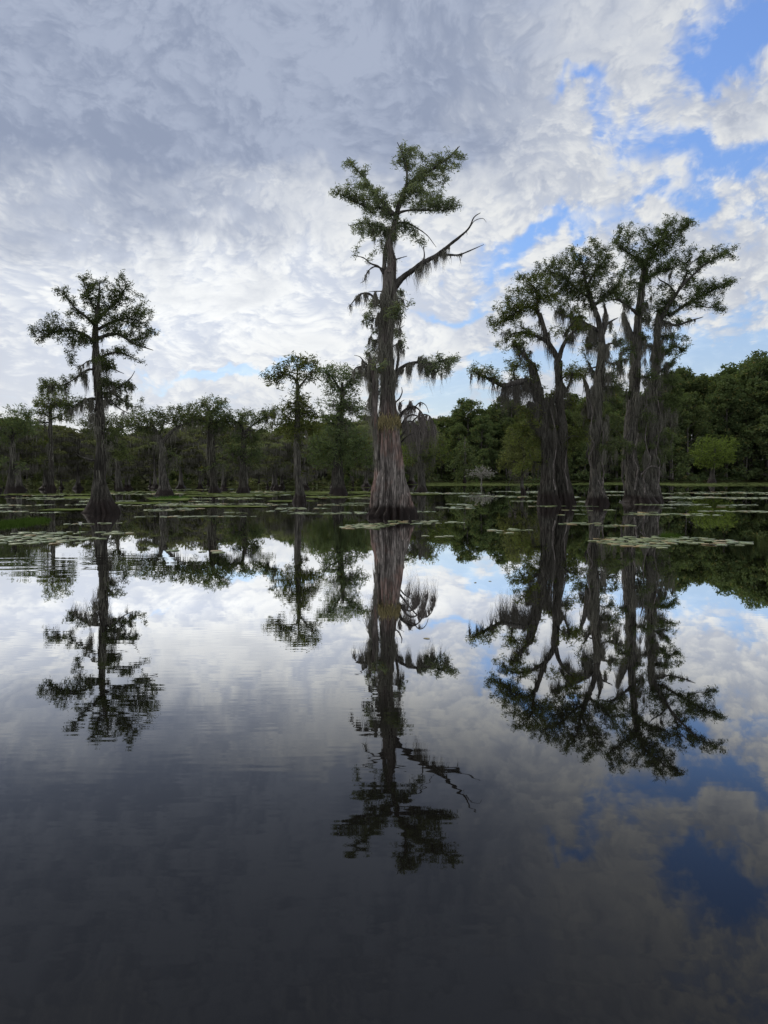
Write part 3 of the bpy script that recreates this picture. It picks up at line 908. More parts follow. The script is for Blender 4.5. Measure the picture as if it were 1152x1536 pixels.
# ------------------------------------------------------------------ the three cypresses standing together on the right
DA, DB, DC = depth_of(757), depth_of(756), depth_of(754)
trio = "trio of cypresses on the right"
hero(DA, (835, 757), "twin-stemmed cypress of the trio with a level limb trailing a curtain of grey moss",
    trunks=[
        ([(824, 772), (823, 756), (822, 742), (822, 715), (821, 684), (817, 650), (812, 620), (808, 596), (804, 570), (800, 545)], [21, 19, 15, 11, 9, 8, 7.4, 6.4, 5.4, 4.0]),
        ([(848, 772, .4), (847, 756, .4), (845, 735, .4), (842, 700, .35), (841, 650, .3), (839, 610, .3), (838, 570, .2), (838, 541, .1)], [19, 17, 13, 10, 8.2, 7, 6, 5.2]),
        ([(838, 543, .1), (830, 526), (822, 513), (814, 490), (808, 470)], [4.8, 4.2, 3.9, 3.3, 2.8]),
    ],
    limbs=[
        ([(808, 472), (800, 463), (789, 461), (770, 472), (752, 482)], [2.6, 2.2, 1.8, 1.3, .5]),
        ([(810, 480), (806, 458), (806, 440), (796, 425)], [2.3, 1.9, 1.4, .5]),
        ([(838, 541), (844, 519), (853, 505), (862, 496), (872, 492)], [3.4, 2.8, 2.3, 1.6, .5]),
        ([(822, 514), (808, 506), (792, 500), (772, 500), (756, 510)], [2.8, 2.3, 1.8, 1.2, .5]),
        ([(808, 585), (792, 572), (774, 574), (756, 578), (740, 572), (722, 562), (704, 556)], [5.5, 4.8, 4.0, 3.4, 2.6, 1.7, .5]),
        ([(800, 548), (788, 535), (776, 522), (770, 512)], [3.0, 2.2, 1.5, .5]),
        ([(774, 574), (770, 560), (776, 550), (786, 545)], [1.9, 1.5, 1.1, .4]),
        ([(820, 655), (806, 650), (796, 640), (782, 638)], [2.8, 2.2, 1.6, .6]),
        ([(839, 600), (850, 585), (858, 565), (868, 556)], [2.4, 1.9, 1.4, .5]),
        ([(841, 665), (856, 655), (872, 654)], [2.2, 1.6, .6]),
        ([(848, 500), (858, 486), (866, 478), (872, 468)], [1.8, 1.4, 1.0, .4]),
    ],
    pads=[
        (795, 430, 22, 13, 1.2), (812, 445, 18, 12, 1.1), (778, 448, 22, 14, 1.2), (760, 468, 18, 12, 1.1), (752, 486, 15, 9, 1.0), (776, 468, 20, 11, 1.0), (800, 458, 14, 10, .8), (745, 478, 8, 8, .6),
        (790, 500, 20, 8, 1.0), (766, 508, 16, 8, .9), (752, 520, 12, 8, .7), (848, 496, 18, 10, .7), (868, 488, 12, 9, .6), (842, 512, 10, 6, .5), (783, 514, 13, 9, .9), (860, 474, 12, 9, .7),
        (716, 558, 15, 9, 1.1), (704, 562, 9, 7, .8), (735, 563, 15, 8, 1.0), (778, 552, 18, 13, 1.3), (795, 560, 14, 9, 1.0), (726, 574, 10, 5, .6),
        (783, 640, 16, 13, .9), (800, 650, 14, 12, .8), (866, 560, 10, 7, .6), (868, 655, 14, 12, .7), (852, 562, 9, 7, .5), (790, 655, 20, 14, .8), (806, 668, 14, 12, .7), (858, 668, 14, 12, .7),
    ],
    moss=[(762, 578, 9, 60, 80), (778, 575, 12, 62, 240), (794, 574, 10, 66, 260), (806, 590, 9, 80, 240), (818, 600, 6, 90, 120), (826, 640, 8, 80, 120, -.3), (812, 640, 6, 60, 80, -.3), (800, 605, 9, 90, 160, -.2), (820, 600, 8, 90, 90, .1), (832, 560, 8, 50, 80), (742, 572, 8, 40, 40), (716, 562, 10, 30, 50),
          (838, 580, 7, 70, 160, 0), (842, 640, 7, 80, 120, 0), (788, 520, 13, 40, 90), (772, 515, 9, 34, 50), (800, 540, 7, 44, 90), (816, 500, 8, 34, 60), (756, 500, 8, 28, 30), (856, 505, 14, 34, 90), (762, 590, 2.5, 60, 20), (850, 580, 8, 30, 30)],
    frond=0.125, per=22, leaf=M_LEAF_OLIVE, bark=M_BARK_DARK, seed=21, group=trio, tiers=[(0, 590, 700, 6, 14, 30, .8), (1, 560, 700, 7, 12, 28, .7)], padk=1.12, vines=[[(832, 735, -.6), (830, 700, -.4), (834, 660, -.3), (828, 620, -.3)], [(852, 735, 0), (848, 700, 0), (852, 660, 0), (846, 610, 0)]], twig_step=0.19, shag=0.9, flutes=11, flute_amp=0.36, mossmat=M_MOSS_DARK)
hero(DB, (897, 756), "middle cypress of the trio, broken stub on its mossy trunk and dense leaning crown",
    trunks=[
        ([(896, 772), (896, 756), (895, 742), (894, 720), (893, 690), (895, 643), (897, 600), (899, 561), (902, 530), (902, 505), (898, 480), (892, 464), (886, 450)], [21, 19, 14, 9.4, 7.6, 7.0, 7.2, 7.2, 6.2, 5.4, 4.4, 3.8, 2.8]),
        ([(886, 628, -.2), (884, 600, -.25), (880, 580, -.25), (873, 562, -.25)], [4.2, 4.2, 3.6, 1.4]),
    ],
    limbs=[
        ([(893, 466), (886, 450), (880, 433), (877, 415), (874, 398)], [4.2, 3.5, 2.9, 2.2, .8]),
        ([(900, 497), (886, 490), (872, 482), (858, 476), (844, 472), (832, 466)], [3.4, 2.9, 2.4, 1.9, 1.4, .5]),
        ([(904, 505), (910, 488), (918, 482), (927, 477)], [2.4, 1.9, 1.4, .5]), ([(902, 514), (905, 492), (908, 470), (907, 455)], [4.4, 3.4, 2.6, 1.0]),
        ([(884, 446), (868, 436), (850, 420), (832, 410), (815, 406)], [2.6, 2.0, 1.6, 1.2, .5]),
        ([(880, 430), (890, 412), (902, 398), (912, 384)], [2.2, 1.7, 1.2, .5]),
        ([(890, 460), (904, 448), (916, 440), (924, 428)], [2.2, 1.7, 1.2, .5]),
        ([(903, 535), (914, 545), (928, 543), (940, 538)], [2.0, 1.5, 1.1, .4]),
        ([(899, 570), (889, 556), (882, 542)], [2.0, 1.5, .5]),
        ([(897, 610), (908, 600), (920, 604)], [1.5, 1.1, .4]), ([(895, 655), (910, 644), (926, 648), (934, 660)], [1.7, 1.3, .9, .4]),
        ([(886, 690, -.4), (880, 682, -.4), (883, 672, -.4), (880, 664, -.4)], [1.8, 1.5, 1.2, .5]),
    ],
    pads=[
        (832, 404, 22, 13, 1.5), (850, 418, 24, 14, 1.5), (852, 394, 20, 12, 1.5), (872, 384, 20, 13, 1.4), (890, 372, 15, 9, 1.2), (895, 388, 20, 12, 1.2), (905, 376, 10, 8, 1.0), (815, 412, 10, 9, 1.0),
        (862, 438, 26, 14, 1.5), (884, 414, 24, 16, 1.4), (908, 408, 18, 13, 1.0), (915, 432, 18, 12, 1.0), (840, 434, 20, 12, 1.3), (892, 440, 18, 12, 1.0), (868, 458, 16, 8, .9),
        (934, 538, 12, 9, .8), (918, 560, 10, 12, .5), (880, 520, 8, 12, .4), (848, 476, 12, 6, .5), (884, 544, 9, 7, .6), (916, 600, 12, 10, .7), (922, 640, 14, 12, .7), (912, 672, 12, 10, .6),
    ],
    moss=[(838, 468, 8, 34, 60), (856, 476, 12, 40, 130), (872, 484, 10, 42, 130), (905, 470, 6, 50, 140), (912, 476, 5, 54, 110), (890, 490, 9, 60, 160), (884, 510, 6, 70, 120), (926, 545, 6, 60, 70), (938, 540, 5, 24, 30),
          (900, 520, 8, 80, 130, -.35), (893, 580, 7, 70, 90, -.35), (886, 590, 6, 70, 80, -.45), (903, 640, 6, 60, 70, -.35), (866, 455, 12, 24, 40), (888, 560, 5, 40, 40), (915, 555, 6, 50, 50), (888, 640, 5, 60, 60, -.3), (900, 690, 4, 40, 40, -.3)],
    frond=0.125, per=22, leaf=M_LEAF, bark=M_BARK, seed=22, group=trio, tiers=[(0, 500, 690, 10, 14, 28, .7)], padk=1.12, vines=[[(886, 700, -.5), (884, 684, -.5), (890, 668, -.5), (884, 650, -.5), (888, 620, -.5), (882, 596, -.5)], [(902, 742, -.8), (905, 715, -.55), (903, 680, -.5), (906, 640, -.5)], [(908, 745, -.9), (902, 735, -.8), (898, 720, -.6)]], twig_step=0.19, shag=0.9, flutes=9, flute_amp=0.36)
hero(DC, (960, 754), "rightmost and tallest cypress of the trio, two trunks fused on one wide base",
    trunks=[
        ([(958, 770), (958, 754), (957, 744), (950, 715), (945, 684), (947, 640), (950, 600), (954, 560), (957, 520), (956, 500), (961, 460), (965, 433)], [30, 28, 22, 13, 10, 8.8, 8.2, 7.8, 7.0, 6.0, 5.0, 4.2]),
        ([(974, 770, .2), (974, 754, .2), (975, 738, .25), (977, 700, .3), (981, 643, .35), (983, 600, .4), (985, 561, .4), (986, 510, .4), (987, 488, .4), (998, 464, .3), (1010, 447, .3)], [25, 23, 17, 10.5, 8, 7.0, 6.4, 5.4, 4.4, 3.2, 2.2]),
        ([(955, 515), (946, 498), (940, 482), (936, 470)], [4.4, 3.6, 2.8, 1.0]),
        ([(964, 436), (968, 410), (972, 390), (978, 374)], [4.6, 3.8, 3.0, 2.2]),
    ],
    limbs=[
        ([(976, 378), (986, 366), (1000, 356), (1012, 348), (1022, 344), (1034, 338)], [2.3, 1.9, 1.5, 1.2, .9, .4]),
        ([(974, 388), (986, 372), (993, 355), (1000, 340)], [1.9, 1.5, 1.0, .4]),
        ([(970, 394), (954, 386), (938, 376), (924, 366)], [2.0, 1.6, 1.1, .4]),
        ([(960, 476), (948, 464), (934, 454), (921, 449), (906, 452)], [2.6, 2.1, 1.6, 1.2, .4]),
        ([(987, 490), (998, 484), (1014, 488), (1034, 482), (1054, 475)], [2.8, 2.3, 1.9, 1.4, .5]),
        ([(987, 486), (1000, 462), (1012, 445), (1024, 428), (1040, 412), (1056, 398), (1072, 387)], [3.6, 3.0, 2.5, 2.0, 1.6, 1.2, .4]),
        ([(1004, 474), (1024, 460), (1048, 446), (1072, 434), (1099, 420)], [2.4, 2.0, 1.6, 1.2, .4]),
        ([(1014, 442), (1004, 428), (990, 420), (986, 414)], [1.6, 1.2, .9, .4]),
        ([(1022, 428), (1030, 410), (1030, 400), (1040, 392)], [1.5, 1.2, .9, .4]),
        ([(985, 540, .4), (998, 530, .4), (1010, 520, .4), (1020, 524, .4)], [2.2, 1.7, 1.2, .4]),
        ([(985, 560, .4), (1000, 550, .4), (1012, 544, .4)], [1.8, 1.3, .4]),
        ([(955, 530), (945, 524), (934, 526)], [2.0, 1.4, .5]), ([(984, 610, .4), (998, 596, .4), (1012, 598, .4), (1022, 608, .4)], [1.7, 1.3, 1.0, .4]), ([(982, 660, .4), (996, 648, .4), (1012, 654, .4)], [1.5, 1.1, .4]), ([(960, 640, 0), (966, 620, -.2), (970, 600, -.3)], [1.5, 1.1, .4]),
        ([(1040, 452), (1056, 460), (1078, 462), (1090, 470)], [1.2, .9, .6, .3]),
        ([(966, 425), (980, 412), (1000, 404), (1018, 398)], [2.2, 1.7, 1.2, .4]),
        ([(947, 645, -.5), (940, 660, -.6), (936, 690, -.6), (934, 720, -.6)], [1.8, 1.6, 1.4, .8]),
    ],
    pads=[
        (1010, 334, 20, 9, 1.2), (1024, 338, 12, 8, .9), (996, 342, 14, 10, 1.1), (1000, 360, 20, 12, 1.2), (985, 376, 20, 14, 1.2), (1004, 378, 16, 10, 1.0), (940, 352, 18, 9, .9), (924, 350, 10, 8, .7), (942, 370, 22, 9, 1.0), (928, 366, 12, 8, .8),
        (960, 384, 20, 10, 1.1), (980, 400, 24, 13, 1.2), (958, 408, 22, 12, 1.0), (940, 416, 16, 10, .9), (1002, 402, 18, 9, 1.0), (964, 428, 18, 11, .9), (935, 438, 18, 10, .8), (915, 446, 12, 8, .7),
        (1050, 384, 18, 9, 1.0), (1036, 398, 16, 9, .9), (1074, 382, 15, 9, 1.0), (1062, 394, 20, 8, 1.0), (1032, 372, 14, 7, .7), (1086, 392, 6, 6, .5),
        (1054, 424, 22, 9, 1.0), (1082, 424, 18, 8, 1.0), (1098, 418, 10, 7, .9), (1036, 440, 20, 9, 1.0), (1070, 440, 18, 8, .8), (1016, 452, 20, 10, 1.0), (1044, 458, 20, 8, .9), (1078, 458, 14, 6, .6), (1090, 446, 10, 6, .5),
        (990, 452, 18, 10, .9), (1000, 470, 16, 8, .8), (1028, 474, 14, 6, .6), (1005, 432, 14, 8, .7),
        (1004, 522, 18, 10, 1.1), (1014, 530, 12, 8, .9), (1000, 546, 16, 9, .9), (995, 510, 10, 9, .8), (940, 524, 12, 8, .8), (948, 545, 8, 10, .6), (970, 470, 12, 8, .6), (1008, 600, 15, 12, .8), (1016, 616, 12, 9, .6), (1004, 652, 14, 10, .7), (970, 606, 9, 9, .6), (972, 560, 9, 9, .5),
    ],
    moss=[(938, 478, 5, 50, 120), (930, 470, 6, 40, 50), (946, 500, 5, 50, 70), (960, 455, 6, 40, 60), (972, 450, 6, 46, 60), (985, 470, 7, 60, 140, .1), (988, 520, 8, 70, 150, .1), (960, 520, 6, 70, 40, -.35), (968, 590, 8, 90, 50, -.2), (950, 600, 6, 70, 40, -.4),
          (982, 620, 8, 70, 50, .1), (975, 690, 8, 50, 60, -.1), (964, 680, 6, 50, 60, -.35), (940, 660, 4, 60, 40, -.5), (1010, 446, 8, 26, 40), (1000, 414, 6, 22, 30), (1030, 484, 14, 20, 30), (1000, 490, 6, 36, 40), (998, 545, 8, 30, 40), (930, 528, 6, 36, 40), (1060, 462, 16, 14, 20), (994, 600, 4, 60, 50, .2), (966, 540, 9, 80, 40, .05), (970, 600, 8, 70, 40, .05), (944, 560, 6, 60, 30, -.3), (1004, 610, 12, 50, 70), (1000, 655, 10, 44, 60)],
    frond=0.125, per=22, leaf=M_LEAF_DARK, bark=M_BARK, seed=23, group=trio, tiers=[(0, 480, 690, 8, 12, 26, .7), (1, 500, 690, 9, 14, 32, .75)], padk=1.04, vines=[[(936, 735, -.6), (934, 705, -.5), (938, 670, -.5), (936, 640, -.5), (944, 600, -.5)], [(968, 742, -.9), (966, 712, -.5), (975, 690, -.3), (968, 660, -.3), (972, 620, -.3), (966, 580, -.3)], [(986, 735, -.6), (990, 700, -.1), (984, 672, 0), (991, 640, 0), (987, 600, 0)], [(952, 735, -.9), (956, 706, -.6), (950, 680, -.5), (957, 650, -.5)], [(962, 712, -.6), (974, 700, -.4), (988, 702, -.1), (994, 716, -.1)]], twig_step=0.19, shag=0.9, flutes=13, flute_amp=0.34)
# ------------------------------------------------------------------ cypresses of the middle distance, each drawn from the photograph
MID = dict(frond=0.22, per=11, twig_step=0.26, flutes=9, flute_amp=0.28, sides=32, shag=0.7, apm=1.5)
row = "cypresses standing in the lake before the far swamp"


def mid(base, label, trunks, limbs, pads, moss=(), **kw):
    pads = [(q[0], q[1], q[2] * 1.12, q[3] * 1.25, *q[4:]) for q in pads]
    trunks = [(t[0], [t[1][0], t[1][1]] + [r * 0.85 for r in t[1][2:]]) for t in trunks]
    if kw.get('uneven', 1):                     # short mossy side branches in uneven tiers down the stem
        rm = np.random.default_rng(kw['seed'] + 500)
        tx, ty = [p[0] for p in trunks[0][0]][::-1], [p[1] for p in trunks[0][0]][::-1]
        pads, limbs, moss = list(pads), list(limbs), list(moss)
        y0, y1 = ty[0], ty[-1] - 18
        for j in range(int(rm.integers(5, 8))):
            y = y0 + (y1 - y0) * rm.uniform(0.15, 0.80)
            x = float(np.interp(y, ty, tx))
            sd = rm.choice((-1, 1)) * rm.uniform(9, 24)
            yo = rm.uniform(-7, 4)
            limbs.append(([(x, y), (x + sd * .5, y + yo * .8), (x + sd, y + yo)], [1.3, .9, .3]))
            pads.append((x + sd * .8, y + yo - 2, rm.uniform(7, 13), rm.uniform(4, 8), rm.uniform(.5, 1.0)))
            if rm.uniform() < .7:
                moss.append((x + sd * .6, y + yo, abs(sd) * .4, rm.uniform(14, 34), int(rm.integers(14, 36))))
    kw.pop('uneven', None)
    a = dict(MID)
    a.update(kw)
    return hero(depth_of(base[1]), base, label, trunks, limbs, pads, moss, group=row, **a)


mid((450, 754), "slim pale cypress with an umbrella top and reddish wet base, nearest of the middle row",
    [([(450, 770), (450, 753), (450, 742), (448, 725), (446, 700), (445, 660), (446, 620), (446, 590), (445, 570)], [13, 11.5, 9.5, 7.2, 6, 5, 4, 3.2, 2.4])],
    [([(445, 575), (440, 566), (428, 562), (415, 567), (402, 570)], [1.8, 1.4, 1.1, .8, .3]), ([(445, 572), (446, 558), (444, 545)], [1.6, 1.1, .4]), ([(446, 586), (455, 572), (464, 560)], [1.6, 1.1, .4]),
     ([(446, 622), (458, 617), (472, 622)], [1.4, 1.0, .4]), ([(446, 612), (436, 618), (424, 630)], [1.4, 1.0, .4]), ([(446, 600), (462, 610), (482, 628)], [1.2, .9, .4])],
    [(450, 541, 22, 8, 1.0), (432, 548, 16, 8, .9), (470, 548, 14, 9, .9), (408, 562, 15, 8, .9), (420, 562, 10, 6, .7), (462, 562, 14, 7, .6), (446, 606, 16, 10, 1.0), (430, 622, 16, 11, 1.0), (450, 628, 20, 14, 1.2), (440, 642, 20, 10, 1.1), (470, 640, 12, 8, .8), (424, 640, 10, 8, .8)],
    [(420, 568, 10, 16, 30), (446, 600, 6, 30, 40), (412, 632, 10, 18, 24), (462, 566, 10, 14, 20), (446, 660, 5, 40, 40, -.2)], leaf=M_LEAF_OLIVE, bark=M_BARK, seed=31, frond=0.19, twig_step=0.22)
mid((507, 741), "bushy cypress whose low dark crown spreads over a squat black base",
    [([(507, 750), (507, 740), (507, 728), (506, 712), (506, 690), (508, 660), (511, 625), (512, 600), (512, 575)], [17, 15, 12.5, 10.5, 8, 6.5, 5, 3.6, 2.4])],
    [([(512, 590), (522, 576), (536, 566), (548, 560)], [1.8, 1.4, 1.0, .4]), ([(512, 588), (502, 572), (494, 562), (486, 556)], [1.8, 1.4, 1.0, .4]), ([(511, 612), (524, 612), (540, 616)], [1.8, 1.3, .4]),
     ([(510, 640), (496, 634), (482, 622)], [1.8, 1.3, .4]), ([(507, 670), (525, 664), (545, 662)], [2.4, 1.6, .5]), ([(507, 676), (490, 672), (476, 680)], [2.4, 1.6, .5])],
    [(508, 556, 18, 9, 1.0), (536, 562, 15, 8, 1.0), (490, 558, 14, 8, .9), (520, 572, 16, 9, .9), (498, 578, 14, 9, .9), (535, 612, 17, 8, 1.1), (512, 604, 14, 10, .9), (505, 622, 16, 9, 1.0), (484, 600, 10, 7, .6), (524, 586, 10, 7, .6),
     (505, 655, 22, 11, 1.4), (530, 662, 22, 13, 1.4), (484, 668, 18, 13, 1.4), (508, 680, 28, 14, 1.5), (540, 680, 14, 11, 1.3), (478, 688, 12, 8, 1.1)],
    [(514, 592, 6, 28, 40), (500, 608, 8, 26, 30), (536, 618, 10, 18, 24), (492, 568, 8, 18, 20)], leaf=M_LEAF, bark=M_BARK_DARK, seed=32)
mid((365, 740), "crooked cypress with a flat crown trailing greyish purple moss on one side",
    [([(365, 748), (365, 739), (365, 728), (365, 710), (364, 680), (365, 655), (362, 640), (360, 628)], [13, 11, 8.5, 6.5, 5, 3.6, 2.6, 1.6])],
    [([(361, 636), (350, 630), (340, 624)], [1.3, .9, .3]), ([(362, 634), (366, 624), (374, 618)], [1.3, .9, .3]), ([(364, 646), (380, 645), (396, 644)], [1.4, 1.0, .4]), ([(364, 650), (384, 634), (398, 626), (412, 624), (424, 624)], [1.6, 1.2, .9, .6, .3])],
    [(352, 622, 16, 8, 1.0), (372, 622, 14, 8, .9), (388, 624, 12, 7, .8), (402, 612, 9, 6, .6), (392, 644, 13, 6, .8), (346, 640, 12, 6, .8), (365, 668, 18, 12, 1.2), (352, 678, 12, 9, 1.0), (380, 680, 14, 10, 1.1)],
    [(404, 622, 9, 26, 130), (412, 624, 5, 18, 40), (355, 630, 10, 18, 30)], leaf=M_LEAF, bark=M_BARK_DARK, seed=33, mossmat=M_MOSS_DARK)
mid((322, 740), "straight cypress with a compact tufted top above two close-set stems",
    [([(322, 750), (322, 739), (321, 728), (320, 710), (319, 680), (319, 655), (318, 635), (317, 615)], [13, 11, 8, 6.2, 5, 4, 3.2, 2.0]), ([(314, 690), (313, 665), (314, 640), (315, 625)], [3, 2.8, 2.4, 1.5])],
    [([(318, 640), (306, 632), (292, 630), (280, 634)], [1.7, 1.3, .9, .4]), ([(318, 638), (330, 632), (346, 634)], [1.7, 1.3, .4]), ([(317, 622), (310, 610), (304, 604)], [1.4, 1.0, .4]), ([(317, 622), (326, 610), (332, 602)], [1.4, 1.0, .4])],
    [(318, 604, 16, 7, 1.2), (330, 606, 10, 7, 1.0), (306, 608, 10, 7, 1.0), (316, 622, 20, 9, 1.1), (338, 632, 15, 7, 1.0), (296, 628, 16, 7, 1.0), (318, 636, 14, 8, .8), (282, 634, 8, 5, .8)],
    [(300, 634, 14, 16, 50), (336, 637, 12, 16, 40), (319, 650, 5, 24, 30)], leaf=M_LEAF, bark=M_BARK_DARK, seed=34)
mid((247, 742), "broad cypress whose trunk forks into two wide leafy arms over a pale base",
    [([(248, 752), (248, 741), (247, 730), (245, 712), (244, 690), (244, 672), (243, 660)], [16, 14, 10, 7, 5.6, 4.8, 4.2]),
     ([(244, 664), (252, 654), (262, 644), (272, 638), (284, 632)], [3.6, 3.0, 2.4, 1.8, 1.0]), ([(243, 664), (238, 650), (232, 640), (226, 628)], [3.4, 2.6, 2.0, 1.0])],
    [([(264, 643), (266, 630), (272, 620)], [1.3, .9, .3]), ([(236, 646), (220, 642), (206, 640)], [1.5, 1.1, .4]), ([(240, 650), (246, 632), (244, 622)], [1.4, 1.0, .3]), ([(280, 634), (296, 630), (308, 632)], [1.2, .9, .3])],
    [(222, 625, 22, 8, 1.2), (206, 634, 14, 8, 1.1), (246, 624, 16, 8, 1.0), (272, 614, 18, 8, 1.2), (290, 618, 15, 8, 1.1), (262, 628, 15, 8, .9), (300, 626, 10, 6, .9), (216, 642, 14, 7, .8), (236, 640, 10, 8, .6), (196, 640, 10, 6, .8)],
    [(276, 638, 14, 16, 60), (296, 632, 8, 12, 24), (216, 642, 12, 14, 24), (244, 672, 5, 36, 40, -.2)], leaf=M_LEAF, bark=M_BARK, seed=35)
mid((179, 738), "small flat-topped cypress half hidden behind the lone left cypress",
    [([(179, 746), (179, 738), (178, 722), (176, 700), (174, 670), (174, 650), (176, 640)], [9, 7, 5, 4, 3.2, 2.4, 1.6])],
    [([(175, 652), (164, 646), (152, 642), (138, 640)], [1.3, 1.0, .7, .3]), ([(175, 650), (186, 640), (198, 638)], [1.3, .9, .3])],
    [(140, 634, 18, 7, 1.0), (160, 628, 14, 6, .9), (178, 630, 15, 6, 1.0), (196, 634, 12, 6, .9), (132, 644, 10, 6, .8), (168, 640, 12, 6, .8)], [(150, 644, 14, 14, 30), (186, 642, 10, 12, 20)], leaf=M_LEAF, bark=M_BARK, seed=36)
mid((76, 736), "straight bare-stemmed cypress with moss-hung tiers showing above the low swamp trees",
    [([(76, 744), (76, 736), (76, 722), (76, 700), (75, 660), (75, 630), (76, 605)], [10, 8, 5.5, 4.4, 3.6, 3.0, 2.0])],
    [([(76, 612), (64, 606), (54, 606)], [1.4, 1.0, .4]), ([(76, 610), (90, 604), (104, 606)], [1.4, 1.0, .4]), ([(75, 630), (86, 626), (98, 632)], [1.2, .9, .3])],
    [(74, 582, 14, 8, 1.0), (66, 600, 12, 8, 1.0), (86, 598, 16, 9, 1.0), (76, 612, 16, 8, 1.0), (98, 612, 10, 7, .8), (90, 624, 14, 6, .7), (64, 616, 8, 6, .7)], [(84, 606, 16, 22, 60), (92, 630, 10, 16, 30), (66, 610, 8, 16, 20)], leaf=M_LEAF_OLIVE, bark=M_BARK_DARK, seed=37)
mid((14, 739), "leaning swamp cypress at the left end with two layered crowns",
    [([(16, 748), (16, 739), (16, 722), (18, 700), (20, 672), (18, 652), (16, 640)], [11, 9, 6, 4.6, 3.6, 2.8, 1.8])],
    [([(18, 660), (6, 648), (-8, 640)], [1.5, 1.1, .4]), ([(18, 656), (30, 640), (38, 628), (44, 620)], [1.5, 1.1, .8, .3])],
    [(6, 628, 18, 8, 1.2), (-8, 638, 14, 8, 1.0), (22, 634, 16, 7, 1.1), (36, 616, 15, 5, .9), (44, 628, 12, 6, .8), (8, 648, 14, 7, .9), (36, 646, 14, 7, .9), (52, 640, 12, 7, .9)], [(10, 650, 14, 16, 40), (36, 644, 10, 14, 24)], leaf=M_LEAF, bark=M_BARK_DARK, seed=38)
mid((633, 738), "grey trunk draped with moss standing just behind the tallest cypress",
    [([(633, 746), (633, 737), (633, 728), (632, 712), (632, 690), (632, 660), (630, 635)], [11.5, 10, 7.5, 6, 5, 4, 2.4])],
    [([(631, 650), (622, 640), (612, 634)], [1.5, 1.0, .4]), ([(631, 646), (642, 638), (654, 640)], [1.5, 1.0, .4])],
    [(612, 690, 12, 9, 1.0), (650, 660, 13, 12, 1.2), (660, 674, 12, 14, 1.2), (645, 640, 12, 8, 1.0), (612, 640, 10, 8, .9)], [(632, 640, 9, 60, 130), (632, 660, 6, 50, 60, -.3), (620, 650, 8, 40, 50), (646, 642, 9, 70, 90), (614, 638, 9, 70, 80), (626, 690, 10, 44, 60, -.2), (642, 680, 9, 50, 60, -.2)], leaf=M_LEAF_OLIVE, bark=M_BARK, seed=39, mossmat=M_MOSS)
mid((786, 740), "low olive cypress sapling tangled with pale dead twigs before the trio",
    [([(786, 746), (785, 739), (783, 728), (784, 712), (786, 690), (786, 668), (784, 650)], [5, 4.4, 3.2, 2.6, 2.2, 1.8, 1.0])],
    [([(785, 700), (772, 692), (760, 694), (752, 702)], [1.4, 1.1, .8, .3]), ([(785, 690), (798, 680), (812, 684)], [1.4, 1.0, .4]), ([(785, 676), (774, 664), (766, 656)], [1.2, .9, .3]), ([(784, 722), (774, 714), (766, 720), (762, 730)], [1.0, .8, .6, .3])],
    [(786, 640, 15, 9, 1.1), (776, 656, 16, 10, 1.2), (800, 660, 16, 11, 1.1), (770, 678, 16, 10, 1.1), (794, 684, 18, 11, 1.0), (764, 692, 12, 7, .8), (812, 690, 12, 8, .7), (780, 700, 14, 6, .6)],
    [(776, 700, 16, 26, 90, None, M_MOSS_PALE), (796, 690, 12, 26, 60)], leaf=M_LEAF_PALE_OLIVE, bark=M_BARK, uneven=0, seed=40, frond=0.18, twig_step=0.22)
mid((1068, 724), "small bright yellow-green cypress growing on a dark stump near the far right shore",
    [([(1068, 728), (1068, 723), (1068, 719), (1069, 712), (1070, 700), (1072, 685), (1072, 672)], [8, 7.4, 6.6, 3.4, 2.4, 1.8, 1.0])],
    [([(1071, 694), (1060, 688), (1052, 684)], [1.1, .8, .3]), ([(1071, 692), (1082, 686), (1092, 682)], [1.1, .8, .3])],
    [(1073, 662, 17, 6, 1.3), (1060, 670, 15, 8, 1.2), (1086, 668, 14, 8, 1.2), (1072, 680, 20, 8, 1.2), (1056, 686, 10, 6, 1.0), (1090, 684, 10, 6, 1.0), (1072, 694, 14, 5, .8), (1062, 656, 6, 4, .8), (1098, 676, 6, 4, .7), (1046, 692, 7, 4, .6)], uneven=0, leaf=M_LEAF_BRIGHT, bark=M_BARK_DARK, seed=41, frond=0.42, twig_step=0.6)
mid((697, 725), "narrow cone-shaped young cypress with tiered feathery branches at the forest edge",
    [([(697, 728), (697, 724), (697, 712), (697, 690), (697, 668), (697, 655)], [3.4, 2.6, 2.0, 1.6, 1.1, .5])],
    [([(697, 700), (708, 698), (716, 700)], [.9, .7, .3]), ([(697, 686), (688, 684), (682, 686)], [.9, .7, .3])],
    [(697, 660, 6, 6, 1.0), (696, 672, 10, 5, 1.0), (700, 684, 13, 5, 1.0), (694, 696, 14, 5, 1.0), (701, 706, 16, 5, 1.0), (697, 716, 14, 4, .8)], leaf=M_LEAF, bark=M_BARK_DARK, uneven=0, seed=42, frond=0.42, twig_step=0.6)
mid((722, 728), "low pale leafless shrub with flat spreading grey twigs over the water",
    [([(722, 732), (722, 727), (722, 718), (722, 712)], [1.6, 1.3, .9, .5])],
    [([(722, 714), (714, 711), (706, 712)], [.6, .45, .2]), ([(722, 713), (730, 710), (738, 712)], [.6, .45, .2]), ([(722, 716), (717, 706), (712, 704)], [.5, .4, .2]), ([(722, 715), (727, 706), (731, 703)], [.5, .4, .2])],
    [(716, 708, 10, 3, 1.2), (728, 708, 10, 3, 1.2), (722, 703, 7, 3, 1.0)], per=4, uneven=0, apm=4.0, shag=0, leaf=M_PALE_DEAD, bark=M_PALE_DEAD, wood=M_PALE_DEAD, seed=43, frond=0.34, twig_step=0.3, name='dead_shrub', cat='shrub')
